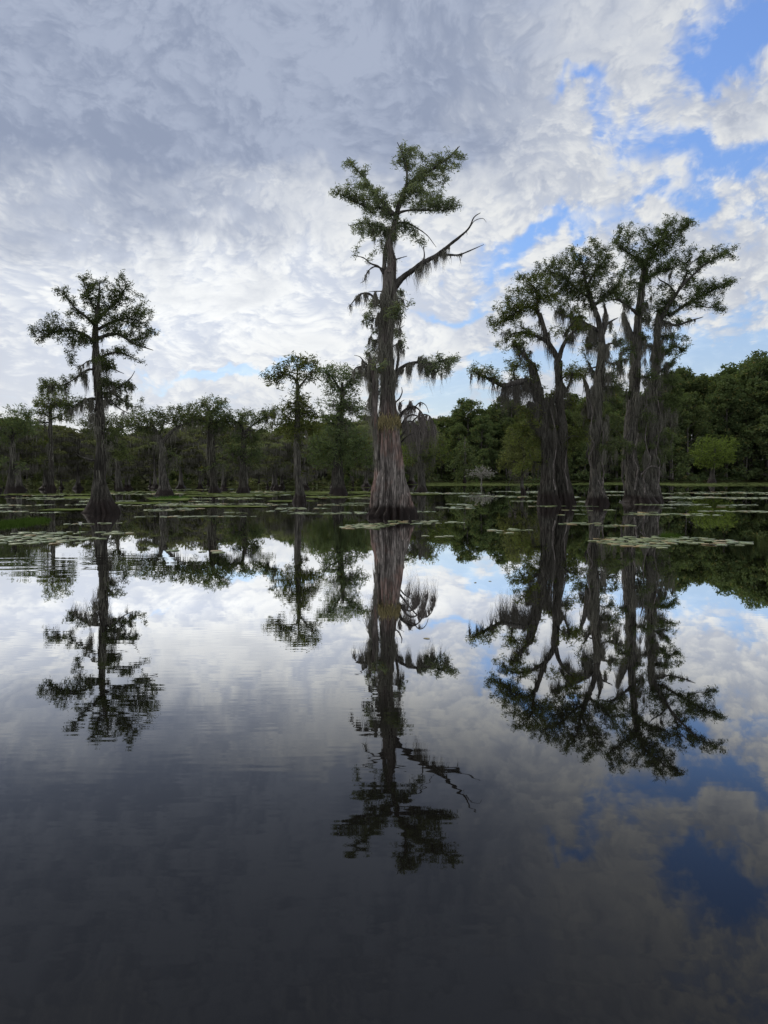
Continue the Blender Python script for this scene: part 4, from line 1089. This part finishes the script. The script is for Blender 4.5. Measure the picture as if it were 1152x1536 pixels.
# ------------------------------------------------------------------ ground beyond the water
def shore_y(x):
    """Distance of the waterline along the direction x / y = const."""
    x = np.asarray(x, float)
    t = 1 / (1 + np.exp(-(x - 2.0) / 4.0))
    return 84 + 55 * t + 3.0 * np.sin(x * 0.21) + 1.8 * np.sin(x * 0.63 + 1)


def ground_material():
    m, g = material("swamp_ground")
    pos = g.n('ShaderNodeNewGeometry').outputs['Position']
    n = g.noise(pos, 0.7, 5, 0.6, dim='3D').outputs[0]
    c = g.mix(n, (0.022, 0.026, 0.012), (0.065, 0.070, 0.030))
    b = g.n('ShaderNodeBsdfDiffuse')
    g.put(b.inputs[0], c)
    o = g.n('ShaderNodeOutputMaterial')
    g.put(o.inputs[0], b.outputs[0])
    return m


M_GROUND = ground_material()
xs = np.linspace(-130, 170, 151)
rows = []
for dyy, zz_ in ((0.0, -0.25), (0.8, 0.06), (3.0, 0.25), (12, 0.5), (40, 0.6)):
    rows.append(np.stack([xs, shore_y(xs) + dyy, np.full_like(xs, zz_)], 1))
rows.append(np.stack([xs * 12, np.full_like(xs, 2450.0), np.full_like(xs, 0.6)], 1))
V = np.vstack(rows)
nx = len(xs)
F = [(r * nx + i, r * nx + i + 1, (r + 1) * nx + i + 1, (r + 1) * nx + i) for r in range(len(rows) - 1) for i in range(nx - 1)]
tag(link('shore', mesh_from('shore', V, np.array(F), M_GROUND, True)), kind='structure')

# ------------------------------------------------------------------ forest trees: a few kinds, each built once and copied
M_TRUNK_PALE = bark_material("forest_bark", (0.06, 0.055, 0.048), (0.24, 0.225, 0.20), wet=0.5, streak=4.0)


def clumps_tree(rng, H, crown_r, crown_lo, n_clump, per, leaf_size, flat=0.5, layered=False, trunk_r=0.25, flare=1.0, droop=0.2, top_pow=1.0, moss=0, stems=1, narrow=0.45):
    """Returns meshes' arrays: wood, leaves, moss of a whole tree at metre scale."""
    wood, C, M_ = [], [], []
    for s in range(stems):
        off = np.array([0, 0, 0]) if stems == 1 else np.array([rng.uniform(-1, 1), rng.uniform(-1, 1), 0]) * trunk_r * 2.2
        lean = rng.normal(size=2) * 0.035 * H
        z = np.array([-0.4, 0.0, 0.05, 0.12, 0.3, 0.55, 0.8, 0.95]) * H
        z[0] = -0.4
        w = np.array([1 + 1.6 * flare, 1 + 1.5 * flare, 1 + 0.55 * flare, 1 + 0.15 * flare, .85, .6, .34, .12]) * trunk_r
        x = off[0] + lean[0] * np.clip(z / H, 0, 1) ** 1.6
        y = off[1] + lean[1] * np.clip(z / H, 0, 1) ** 1.6
        pts = np.stack([x, y, z], 1)
        q, r = resample(pts, w, H / 26)
        ph = rng.uniform(0, 6.28)
        V, F, cap = tube(q, r, 12, lambda th, i, q=q, ph=ph: 1 + (0.22 * math.exp(-max(q[i, 2], 0) / (0.1 * H)) + .05) * np.sin(5 * th + ph), int(rng.integers(99)), 0.12)
        wood.append((V, np.vstack([F, cap])))
        for c in range(n_clump // stems):
            t = (c + rng.uniform(0, 1)) / (n_clump // stems)
            zc = H * (crown_lo + (1 - crown_lo) * t ** 0.8) * rng.uniform(0.96, 1.02)
            prof = (1 - max(0.0, (t - 0.25)) ** 1.7 * 1.15) if not layered else (1.0 - 0.5 * abs(t - 0.6))
            prof = prof if top_pow == 1.0 else max(0.12, 1 - t) ** top_pow
            rr = crown_r * max(0.12, prof) * rng.uniform(0.25, 1.0) ** 0.5
            a = rng.uniform(0, 6.283)
            fr = np.clip((zc / H - 0.16 * rr / crown_r), 0.05, 0.95)
            root_ = np.array([np.interp(fr * H, q[:, 2], q[:, 0]), np.interp(fr * H, q[:, 2], q[:, 1]), fr * H])
            tip = np.array([root_[0] + math.cos(a) * rr, root_[1] + math.sin(a) * rr, zc])
            mid_ = (root_ + tip) / 2 + np.array([0, 0, -0.05 * rr]) + rng.normal(size=3) * 0.08 * rr
            b0 = trunk_r * 0.30 * (1 - 0.6 * t)
            wood.append(rods([root_, mid_], [mid_, tip], [b0, b0 * .65], [b0 * .65, b0 * .25], 4))
            cr = crown_r * rng.uniform(0.20, 0.42)
            sc = np.array([cr, cr, cr * flat])
            k = int(per * rng.uniform(0.7, 1.3))
            p = rng.normal(size=(k, 3))
            p = p / np.linalg.norm(p, axis=1)[:, None] * rng.uniform(0, 1, (k, 1)) ** 0.45
            p += 0.22 * np.stack([wob(p * 2.4 + c * 7.1, 1.5), wob(p * 2.4 + c * 3.3 + 4, 1.5), wob(p * 2.4 + c + 8, 1.5)], 1)
            C.append(tip + p * sc)
            if moss:
                k = int(moss * rng.uniform(0.4, 1.6))
                M_.append(np.stack([tip[0] + rng.normal(size=k) * cr * .5, tip[1] + rng.normal(size=k) * cr * .5, tip[2] - cr * flat * rng.uniform(0, 1, k)], 1))
    C = np.vstack(C)
    V, F = fronds(C, leaf_size, rng, droop, narrow)
    wd = join(wood)
    ms = None
    if moss:
        A = np.vstack(M_)
        ms = strands(A, rng.uniform(0.3, 1.0, len(A)) ** 1.5 * H * 0.17, rng.uniform(0.5, 1, len(A)) * 0.028, rng, 0.03, 3)
    return wd, (V, F), ms


def forest_kind(name, mats, **kw):
    wd, lv, ms = clumps_tree(np.random.default_rng(kw.pop('seed')), **kw)
    out = [('trunk', mesh_from(name + '_trunk', wd[0], as_tris(wd[1]), mats[0], True)), ('crown', mesh_from(name + '_crown', lv[0], as_tris(lv[1]), mats[1]))]
    if ms:
        out.append(('hanging_moss', mesh_from(name + '_moss', ms[0], as_tris(ms[1]), mats[2])))
    return out


ORD = ("first second third fourth fifth sixth seventh eighth ninth tenth eleventh twelfth thirteenth fourteenth fifteenth sixteenth seventeenth eighteenth nineteenth twentieth "
       "twenty-first twenty-second twenty-third twenty-fourth twenty-fifth twenty-sixth twenty-seventh twenty-eighth twenty-ninth thirtieth thirty-first thirty-second thirty-third thirty-fourth "
       "thirty-fifth thirty-sixth thirty-seventh thirty-eighth thirty-ninth fortieth").split()


def plant(name, kind, x, y, z, sc, rz, label, group, cat='tree'):
    r = thing(name, (x, y, z), label, cat, group)
    r.rotation_euler = (0, 0, rz)
    r.scale = (sc[0], sc[0], sc[1])
    for part, me in kind:
        o = link(part, me, r)
        if part == 'hanging_moss':
            o['kind'] = 'stuff'
    return r


rg = np.random.default_rng(77)
TALL = [forest_kind('broadleaf', (M_TRUNK_PALE, M_LEAF_FOREST), seed=100 + i, H=20, crown_r=[4.6, 5.4, 4.0, 5.0, 3.6][i], crown_lo=[.24, .30, .18, .34, .26][i], n_clump=[46, 54, 44, 50, 40][i],
                    per=150, leaf_size=0.50, flat=[.75, .6, .8, .65, .7][i], trunk_r=.26, flare=.5) for i in range(5)]
EDGE = [forest_kind('edge_tree', (M_TRUNK_PALE, M_LEAF_FOREST), seed=140 + i, H=9, crown_r=[3.4, 2.8, 3.8][i], crown_lo=[.08, .12, .05][i], n_clump=34, per=120, leaf_size=0.42, flat=.6, trunk_r=.16, flare=.8) for i in range(3)]
SWAMP = [forest_kind('swamp_cypress', (M_TRUNK_PALE, M_LEAF_SWAMP, M_MOSS), seed=160 + i, H=7, crown_r=[3.0, 2.6, 3.4, 2.4, 3.0][i], crown_lo=[.45, .32, .5, .28, .38][i], n_clump=[30, 34, 28, 34, 32][i], per=130,
                     leaf_size=0.30, flat=.34, layered=True, trunk_r=.20, flare=1.4, moss=[60, 80, 50, 90, 70][i], stems=[1, 2, 1, 1, 2][i]) for i in range(5)]
CONE = [forest_kind('young_cypress', (M_TRUNK_PALE, M_LEAF_SWAMP), seed=180 + i, H=8, crown_r=2.2, crown_lo=.12, n_clump=34, per=70, leaf_size=0.42, flat=.4, trunk_r=.16, flare=1.2, top_pow=.7) for i in range(2)]


def profile(tab, x):
    return np.interp(x, [a for a, _ in tab], [b for _, b in tab])


# skyline of the tall forest on the right, photograph pixels: height of the tree tops over the view
SKY_R = [(560, 660), (640, 638), (660, 618), (700, 608), (740, 606), (800, 606), (850, 600), (900, 584), (950, 578), (1000, 570), (1040, 572), (1070, 556), (1110, 548), (1152, 539), (1300, 530)]
SKY_L = [(-200, 650), (0, 640), (60, 640), (100, 652), (200, 652), (300, 650), (420, 648), (520, 640), (600, 640), (700, 632)]


def forest_row(off, px0, px1, gap, sky, drop, kinds, name, labeler, group, hvar=0.10, fixedY=None, cat='tree'):
    px = px0 + rg.uniform(0, gap)
    placed = []
    while px < px1:
        Y = None
        x = 0
        for Y in np.arange(60, 240, 0.5):
            x = (px - CX) / FPX * Y
            if Y >= shore_y(x) + off:
                break
        Y += rg.uniform(-1.5, 1.5)
        x = (px - CX) / FPX * Y
        top = profile(sky, px) + drop + rg.normal() * 5
        H = max(2.5, P(px, top, Y)[2]) * rg.uniform(1 - hvar, 1 + hvar * .4)
        placed.append((px, x, Y, H))
        px += gap * rg.uniform(0.65, 1.35)
    for i, (px, x, Y, H) in enumerate(placed):
        kd, base = kinds[int(rg.integers(len(kinds)))]
        s = H / base
        wsc = s * rg.uniform(0.85, 1.15)
        plant(name, kd, x, Y, 0.05, (wsc, s), rg.uniform(0, 6.28), labeler(i, px, H), group, cat)


def near_what(px):
    for lim, txt in ((60, "at the left end"), (200, "behind the lone left cypress"), (300, "behind the fork-trunked cypress"), (400, "behind the straight and crooked cypresses"), (480, "behind the slim pale cypress"),
                     (570, "behind the bushy cypress"), (690, "just right of the tallest cypress"), (780, "between the tallest cypress and the trio"), (930, "behind the trio"), (1020, "just right of the trio"), (1100, "around the bright yellow-green cypress"), (9999, "at the right end")):
        if px < lim:
            return txt


count = {}


def lab(look):
    def f(i, px, H):
        w = near_what(px)
        k = (look, w)
        count[k] = count.get(k, 0) + 1
        return f"{look} {w}, {ORD[count[k] - 1]} from left"
    return f


T5 = [(k, 20.0) for k in TALL]
E3 = [(k, 9.0) for k in EDGE]
S5 = [(k, 7.0) for k in SWAMP]
C2 = [(k, 8.0) for k in CONE]
forest_row(26, 560, 1290, 20, SKY_R, 3, T5, 'forest_tree', lambda i, px, H: "treetop showing over the tall front rank of the far right forest", "rear rank of the far right forest")
forest_row(14, 600, 1270, 21, SKY_R, 0, T5, 'forest_tree', lab("tall second-rank forest tree"), "tall forest trees on the right shore", hvar=.2)
forest_row(6, 610, 1260, 24, SKY_R, 22, T5, 'forest_tree', lab("dense dark forest tree"), "tall forest trees on the right shore")
forest_row(2.0, 640, 1250, 44, SKY_R, 66, E3 + C2[:1], 'waterside_tree', lab("low leafy waterside tree"), "waterside trees of the right shore", hvar=.3)
forest_row(-14, -110, 640, 38, SKY_L, 4, S5, 'swamp_cypress', lab("mossy flared cypress standing in water"), "mossy cypresses in the water before the left swamp", hvar=.25)
forest_row(20, -150, 660, 20, SKY_L, -6, S5 + E3[:1], 'swamp_tree', lambda i, px, H: "flat-crowned tree showing over the front ranks of the left swamp", "rear rank of the left swamp")
forest_row(11, -140, 650, 21, SKY_L, 6, S5, 'swamp_tree', lab("mossy second-rank swamp tree"), "swamp trees on the left shore", hvar=.2)
forest_row(4, -130, 640, 24, SKY_L, 22, S5 + C2, 'swamp_tree', lab("grey-stemmed swamp tree"), "swamp trees on the left shore", hvar=.25)
forest_row(-4, -120, 640, 30, SKY_L, 40, S5 + E3, 'swamp_bush', lab("low mossy waterside bush"), "waterside bushes on the left shore", hvar=.35)

# undergrowth between and behind the trunks: one leafy mass nobody could count
def thicket(name, n, px0, px1, o0, o1, h0, size, mat, label):
    px = rg.uniform(px0, px1, n)
    Yg = np.arange(60, 240, 1.0)
    off = rg.uniform(o0, o1, n)
    t = np.empty(n)
    for i in range(n):
        x = (px[i] - CX) / FPX * Yg
        t[i] = Yg[np.argmax(Yg >= shore_y(x))]
    Y = t + off
    x = (px - CX) / FPX * Y
    h = h0 * (0.55 + 0.45 * wob(np.stack([x, Y, 0 * x], 1), 0.5)).clip(0.15, 1.2)
    z = rg.uniform(0, 1, n) ** 0.9 * h + 0.1
    C = np.stack([x, Y, z], 1) + rg.normal(size=(n, 3)) * 0.15
    V, F = fronds(C, size, rg, 0.1, 0.5)
    tag(link(name, mesh_from(name, V, as_tris(F), mat)), label, None, None, 'stuff')


thicket('undergrowth', 8000, 600, 1300, 0.5, 20, 1.7, 0.6, M_LEAF_FOREST, "low leafy undergrowth along the right shore")
thicket('undergrowth', 9000, -170, 660, 0.0, 16, 1.2, 0.42, M_LEAF_SWAMP, "low leafy undergrowth along the left shore")
thicket('undergrowth', 9000, 560, 1330, 30, 40, 10.0, 1.7, M_LEAF_FOREST, "dense wood closing the view behind the right forest")
thicket('undergrowth', 9000, -200, 700, 24, 34, 5.2, 1.0, M_LEAF_SWAMP, "dense wood closing the view behind the left swamp")
# ------------------------------------------------------------------ lily pads
def lily_material():
    m, g = material("lily_pad")
    geo = g.n('ShaderNodeNewGeometry')
    oi = g.n('ShaderNodeObjectInfo').outputs['Random']
    r = g.m('FRACT', g.m('ADD', geo.outputs['Random Per Island'], oi))
    c = g.mix(r, (0.125, 0.175, 0.065), (0.25, 0.275, 0.125))
    c = g.mix(g.step(r, 0.86, 0.93), c, (0.30, 0.22, 0.09))
    n = g.noise(geo.outputs['Position'], 14.0, 2, 0.5, dim='3D').outputs[0]
    c = g.mix(g.step(n, 0.55, 0.75, 0.0, 0.4), c, (0.10, 0.11, 0.05))
    b = g.n('ShaderNodeBsdfPrincipled')
    g.put(b.inputs['Base Color'], c)
    b.inputs['Roughness'].default_value = 0.33
    b.inputs['Specular IOR Level'].default_value = 0.6
    o = g.n('ShaderNodeOutputMaterial')
    g.put(o.inputs[0], b.outputs[0])
    return m


M_LILY = lily_material()
M_DUCKWEED = leaf_material("floating_weed", (0.085, 0.110, 0.032), (0.165, 0.185, 0.075), trans=0.05, clump=0.5)
M_GRASS = leaf_material("water_grass", (0.055, 0.105, 0.02), (0.115, 0.20, 0.04), trans=0.25)
rl = np.random.default_rng(55)


def pad_arrays(seed):
    """One floating leaf: a notched disc with a little thickness and a slightly lifted, wavy rim."""
    r = np.random.default_rng(seed)
    n = 16
    notch = 0.16
    th = np.linspace(notch, 2 * np.pi - notch, n)
    rad = 1.0 + 0.05 * np.sin(3 * th + r.uniform(0, 6)) + 0.03 * np.sin(5 * th + r.uniform(0, 6))
    z = 0.05 + 0.05 * np.sin(2 * th + r.uniform(0, 6)) * r.uniform(0.2, 1) + (0.10 if r.uniform() < .3 else 0.0) * np.clip(np.cos(th - r.uniform(0, 6)), 0, 1)
    top = np.vstack([[(0.06, 0, 0.045)], np.stack([np.cos(th) * rad, np.sin(th) * rad, z], 1)])
    V = np.vstack([top, top - np.array([0, 0, 0.03])])
    m = n + 1
    F = []
    for i in range(1, n):
        F.append((0, i, i + 1))
        F.append((m, m + i + 1, m + i))
        F.append((i, m + i, m + i + 1))
        F.append((i, m + i + 1, i + 1))
    F += [(0, m, m + 1), (0, m + 1, 1), (n, m + n, m), (n, m, 0)]
    return V, np.array(F)


PADS = [pad_arrays(900 + i) for i in range(6)]
PAD_ME = []
for V, F in PADS:
    PAD_ME.append(mesh_from('lily_pad', V, F, M_LILY))
spots = []          # x, y, radius, label


def patch(px, py, hw, hh, den, label, size=0.125):
    a, b = on_water(px, py - hh), on_water(px, py + hh)
    c = on_water(px, py)
    ry = max(abs(a[1] - b[1]) / 2, 0.22)
    rx = hw / FPX * c[1]
    n = int(den * rx * ry * math.pi / (size * size * math.pi) * 0.62)
    cl = rl.uniform(-1, 1, (max(3, n // 7), 2))
    got = []
    tries = 0
    while len(got) < n and tries < n * 30:
        tries += 1
        u = cl[rl.integers(len(cl))] + rl.normal(size=2) * 0.22
        if (u ** 2).sum() > 1.15:
            continue
        x, y, r = c[0] + u[0] * rx, c[1] + u[1] * ry, size * rl.uniform(0.55, 1.25)
        if all((x - q[0]) ** 2 + (y - q[1]) ** 2 > (0.80 * (r + q[2])) ** 2 for q in got):
            got.append((x, y, r, label))
    spots.extend(got)


patch(1005, 813, 106, 8.5, 1.25, "floating lily pad of the broad patch before the trio", .13)
patch(85, 806, 110, 10, .9, "floating lily pad of the large patch before the lone left cypress", .15)
patch(150, 786, 60, 1.5, .5, "floating lily pad of the thin row under the lone left cypress", .13)
patch(575, 790, 58, 5, .9, "floating lily pad of the nearer patch before the tallest cypress", .13)
patch(655, 804, 22, 1.5, .7, "floating lily pad of the short row beside the nearer centre patch", .12)
patch(590, 784, 95, 3, .42, "floating lily pad of the long row at the foot of the tallest cypress", .14)
patch(772, 797, 38, 3, .8, "floating lily pad of the small patch between the tallest cypress and the trio", .13)
patch(897, 787, 58, 3.2, .8, "floating lily pad of the row just before the trio", .14)
patch(300, 826, 55, 4, .22, "scattered floating lily pad on the bright water", .11)
near = sorted(range(len(spots)), key=lambda i: spots[i][1])[:300]
for n_, i in enumerate(near):
    x, y, r, lb = spots[i]
    o = tag(link('lily_pad', PAD_ME[i % 6], None, (x, y, 0.004)), lb, 'lily pad', lb.replace("floating lily pad of", "lily pads in").replace("scattered floating lily pad", "lily pads scattered"))
    o.scale = (r, r, r)
    o.rotation_euler = (0, 0, rl.uniform(0, 6.28))
rest = [spots[i] for i in range(len(spots)) if i not in set(near)]
# farther drifts of pads, seen edge on as pale streaks
spots = []
for (px, py, hw, hh, den) in [(270, 757, 80, 2.2, .8), (330, 748, 60, 1.5, .6), (230, 765, 60, 1.6, .6), (300, 776, 110, 1.8, .6), (500, 770, 70, 2, .7), (440, 763, 50, 1.5, .6), (690, 762, 45, 1.4, .8), (640, 768, 40, 1.2, .6), (520, 757, 40, 1.2, .7),
                              (1060, 747, 95, 1.6, .9), (1030, 757, 70, 1.4, .7), (1110, 768, 60, 2, .8), (1120, 758, 40, 1.2, .8), (740, 745, 45, 1.5, .7), (700, 757, 30, 1.2, .6), (860, 772, 30, 1.2, .5), (1000, 770, 60, 1.5, .6),
                              (60, 748, 70, 1.5, .7), (100, 757, 40, 1.2, .6), (40, 768, 60, 1.8, .7), (20, 758, 40, 1.3, .6), (160, 752, 40, 1.2, .5), (380, 742, 70, 1.3, .8), (470, 746, 50, 1.2, .7), (560, 748, 40, 1.2, .7),
                              (220, 741, 60, 1.2, .8), (120, 742, 50, 1.2, .7), (660, 740, 60, 1.2, .7), (800, 745, 40, 1.2, .6), (1020, 740, 60, 1.2, .7), (1110, 739, 60, 1.2, .7), (880, 765, 40, 1.0, .5), (600, 756, 50, 1.2, .6), (395, 756, 36, 1.4, .6)] + [(rl.uniform(-20, 1180), rl.uniform(734, 774), rl.uniform(14, 60), rl.uniform(.7, 1.4), rl.uniform(.4, .9)) for _ in range(34)]:
    patch(px, py, hw, hh, den * 1.15, "", .17 if py > 750 else .24)
rest += spots
V, F = [], []
for x, y, r, _ in rest:
    v, f = PADS[int(rl.integers(6))]
    a = rl.uniform(0, 6.28)
    c, s = math.cos(a), math.sin(a)
    w = v * r
    V.append(np.stack([w[:, 0] * c - w[:, 1] * s + x, w[:, 0] * s + w[:, 1] * c + y, w[:, 2] + 0.004], 1))
    F.append(f)
V, F = join(list(zip(V, F)))
tag(link('lily_pads', mesh_from('lily_pads', V, F, M_LILY)), "distant drifts of pale lily pads streaking the dark water", None, None, 'stuff')

# floating weed along the far shores: countless small leaves, one object
C = []
for (px, py, hw, hh, n) in [(900, 726, 290, 2.2, 5200), (700, 728, 70, 1.6, 900), (520, 739, 80, 2.0, 420), (240, 739, 90, 2.2, 300), (400, 741, 90, 1.6, 300), (255, 749, 26, 1.6, 500), (120, 747, 20, 1.4, 350), (60, 742, 80, 1.2, 150), (430, 731, 150, 1.2, 300), (1080, 728, 90, 2, 900), (320, 744, 40, 1.4, 110), (370, 744, 36, 1.2, 90), (500, 746, 40, 1.4, 110), (440, 752, 30, 1.2, 80), (200, 755, 50, 1.2, 110), (560, 744, 36, 1.2, 80), (620, 742, 40, 1.2, 90), (100, 765, 40, 1.2, 80), (330, 760, 60, 1.2, 110)]:
    a, b = on_water(px, py - hh), on_water(px, py + hh)
    u = rl.normal(size=(n, 2)) * np.array([0.55, 0.45])
    ctr = rl.uniform(-1, 1, (40, 2)) * np.array([1, .8])
    u = ctr[rl.integers(0, 40, n)] + rl.normal(size=(n, 2)) * np.array([0.10, 0.20])
    yy = (a[1] + b[1]) / 2 + u[:, 1] * (a[1] - b[1]) / 2
    C.append(np.stack([(px - CX + u[:, 0] * hw) / FPX * yy, yy, np.full(n, 0.012)], 1))
C = np.vstack(C)
n = len(C)
th = np.linspace(0, 2 * np.pi, 7)[:-1]
rad = rl.uniform(0.12, 0.40, (n, 1)) * rl.uniform(.7, 1.2, (n, 6))
V = np.stack([C[:, :1] + np.cos(th) * rad, C[:, 1:2] + np.sin(th) * rad, C[:, 2:] + rl.uniform(0, 0.02, (n, 1)) + 0 * rad], -1).reshape(-1, 3)
i6 = np.arange(n)[:, None] * 6
F = np.vstack([i6 + np.array([[0, k, k + 1]]) for k in range(1, 5)])
tag(link('floating_weed', mesh_from('floating_weed', V, F, M_DUCKWEED)), "yellow-green floating weed lining the far water edge", None, None, 'stuff')


# bright water grass at the left edge and a few small tufts
def grass_tuft(px, py, hw, hh, k, label, hgt):
    c = on_water(px, py)
    a, b = on_water(px, py - hh), on_water(px, py + hh)
    A = np.stack([rl.uniform(-1, 1, k) * hw / FPX * c[1], rl.uniform(-1, 1, k) * (a[1] - b[1]) / 2, np.full(k, -0.05)], 1)
    A = A[(A[:, 0] / (hw / FPX * c[1])) ** 2 + (A[:, 1] / ((a[1] - b[1]) / 2)) ** 2 < 1.0]
    k = len(A)
    B = A + np.stack([rl.normal(size=k) * 0.5, rl.normal(size=k) * 0.3, rl.uniform(.3, 1, k)], 1) * hgt
    V, F = rods(A, B, np.full(k, 0.008), np.full(k, 0.002))
    tag(link('grass_tuft', mesh_from('grass_tuft', V, as_tris(F), M_GRASS), None, (c[0], c[1], 0.0)), label, 'grass', 'tufts of water grass')


grass_tuft(12, 786, 34, 8, 5200, "bright green mat of water grass at the left edge of the lake", .16)
grass_tuft(255, 748, 22, 2, 1100, "small light green grass tuft in the water below the fork-trunked cypress", .22)
grass_tuft(1005, 806, 12, 2, 420, "dark green sprig rising from the broad lily patch before the trio", .16)

# small details on the water
rod = rods([(0, 0, -.1)], [(.03, 0, .20)], [.012], [.008], 6)
f1 = on_water(119, 800)
fl = thing('water_lily_flower', (f1[0], f1[1], 0), "single white lily bud standing over the large left lily patch", 'flower')
link('stem', mesh_from('stem', *[rod[0], as_tris(rod[1])], M_GRASS), fl)
M_PETAL = moss_material("white_petal", (0.72, 0.72, 0.68), (0.82, 0.82, 0.78))
ang_ = np.linspace(0, 2 * np.pi, 10, endpoint=False)
pv, pf = [], []
for q, a in enumerate(ang_):
    d, s = np.array([math.cos(a), math.sin(a), 0]), np.array([-math.sin(a), math.cos(a), 0])
    o_ = np.array([.03, 0, .19])
    pv += [o_, o_ + d * .03 + s * .018 + [0, 0, .04], o_ + d * .045 + [0, 0, .10], o_ + d * .03 - s * .018 + [0, 0, .04]]
    pf.append((4 * q, 4 * q + 1, 4 * q + 2, 4 * q + 3))
link('petals', mesh_from('petals', np.array(pv), np.array(pf), M_PETAL), fl)

for px, py, a in ((713, 874, 1.2), (735, 872, 2.0), (640, 958, 2.6)):
    c = on_water(px, py)
    V, F = PADS[2]
    w = V * np.array([0.035 if py < 1000 else .012, 0.016 if py < 1000 else .006, 0.02])
    me = mesh_from('floating_leaf', w, F, M_FERN)
    o = tag(link('floating_leaf', me, None, (c[0], c[1], 0.003)), "tiny dead leaf drifting alone on the open water", 'leaf', "dead leaves drifting on the open water")
    o.rotation_euler = (0, 0, a)
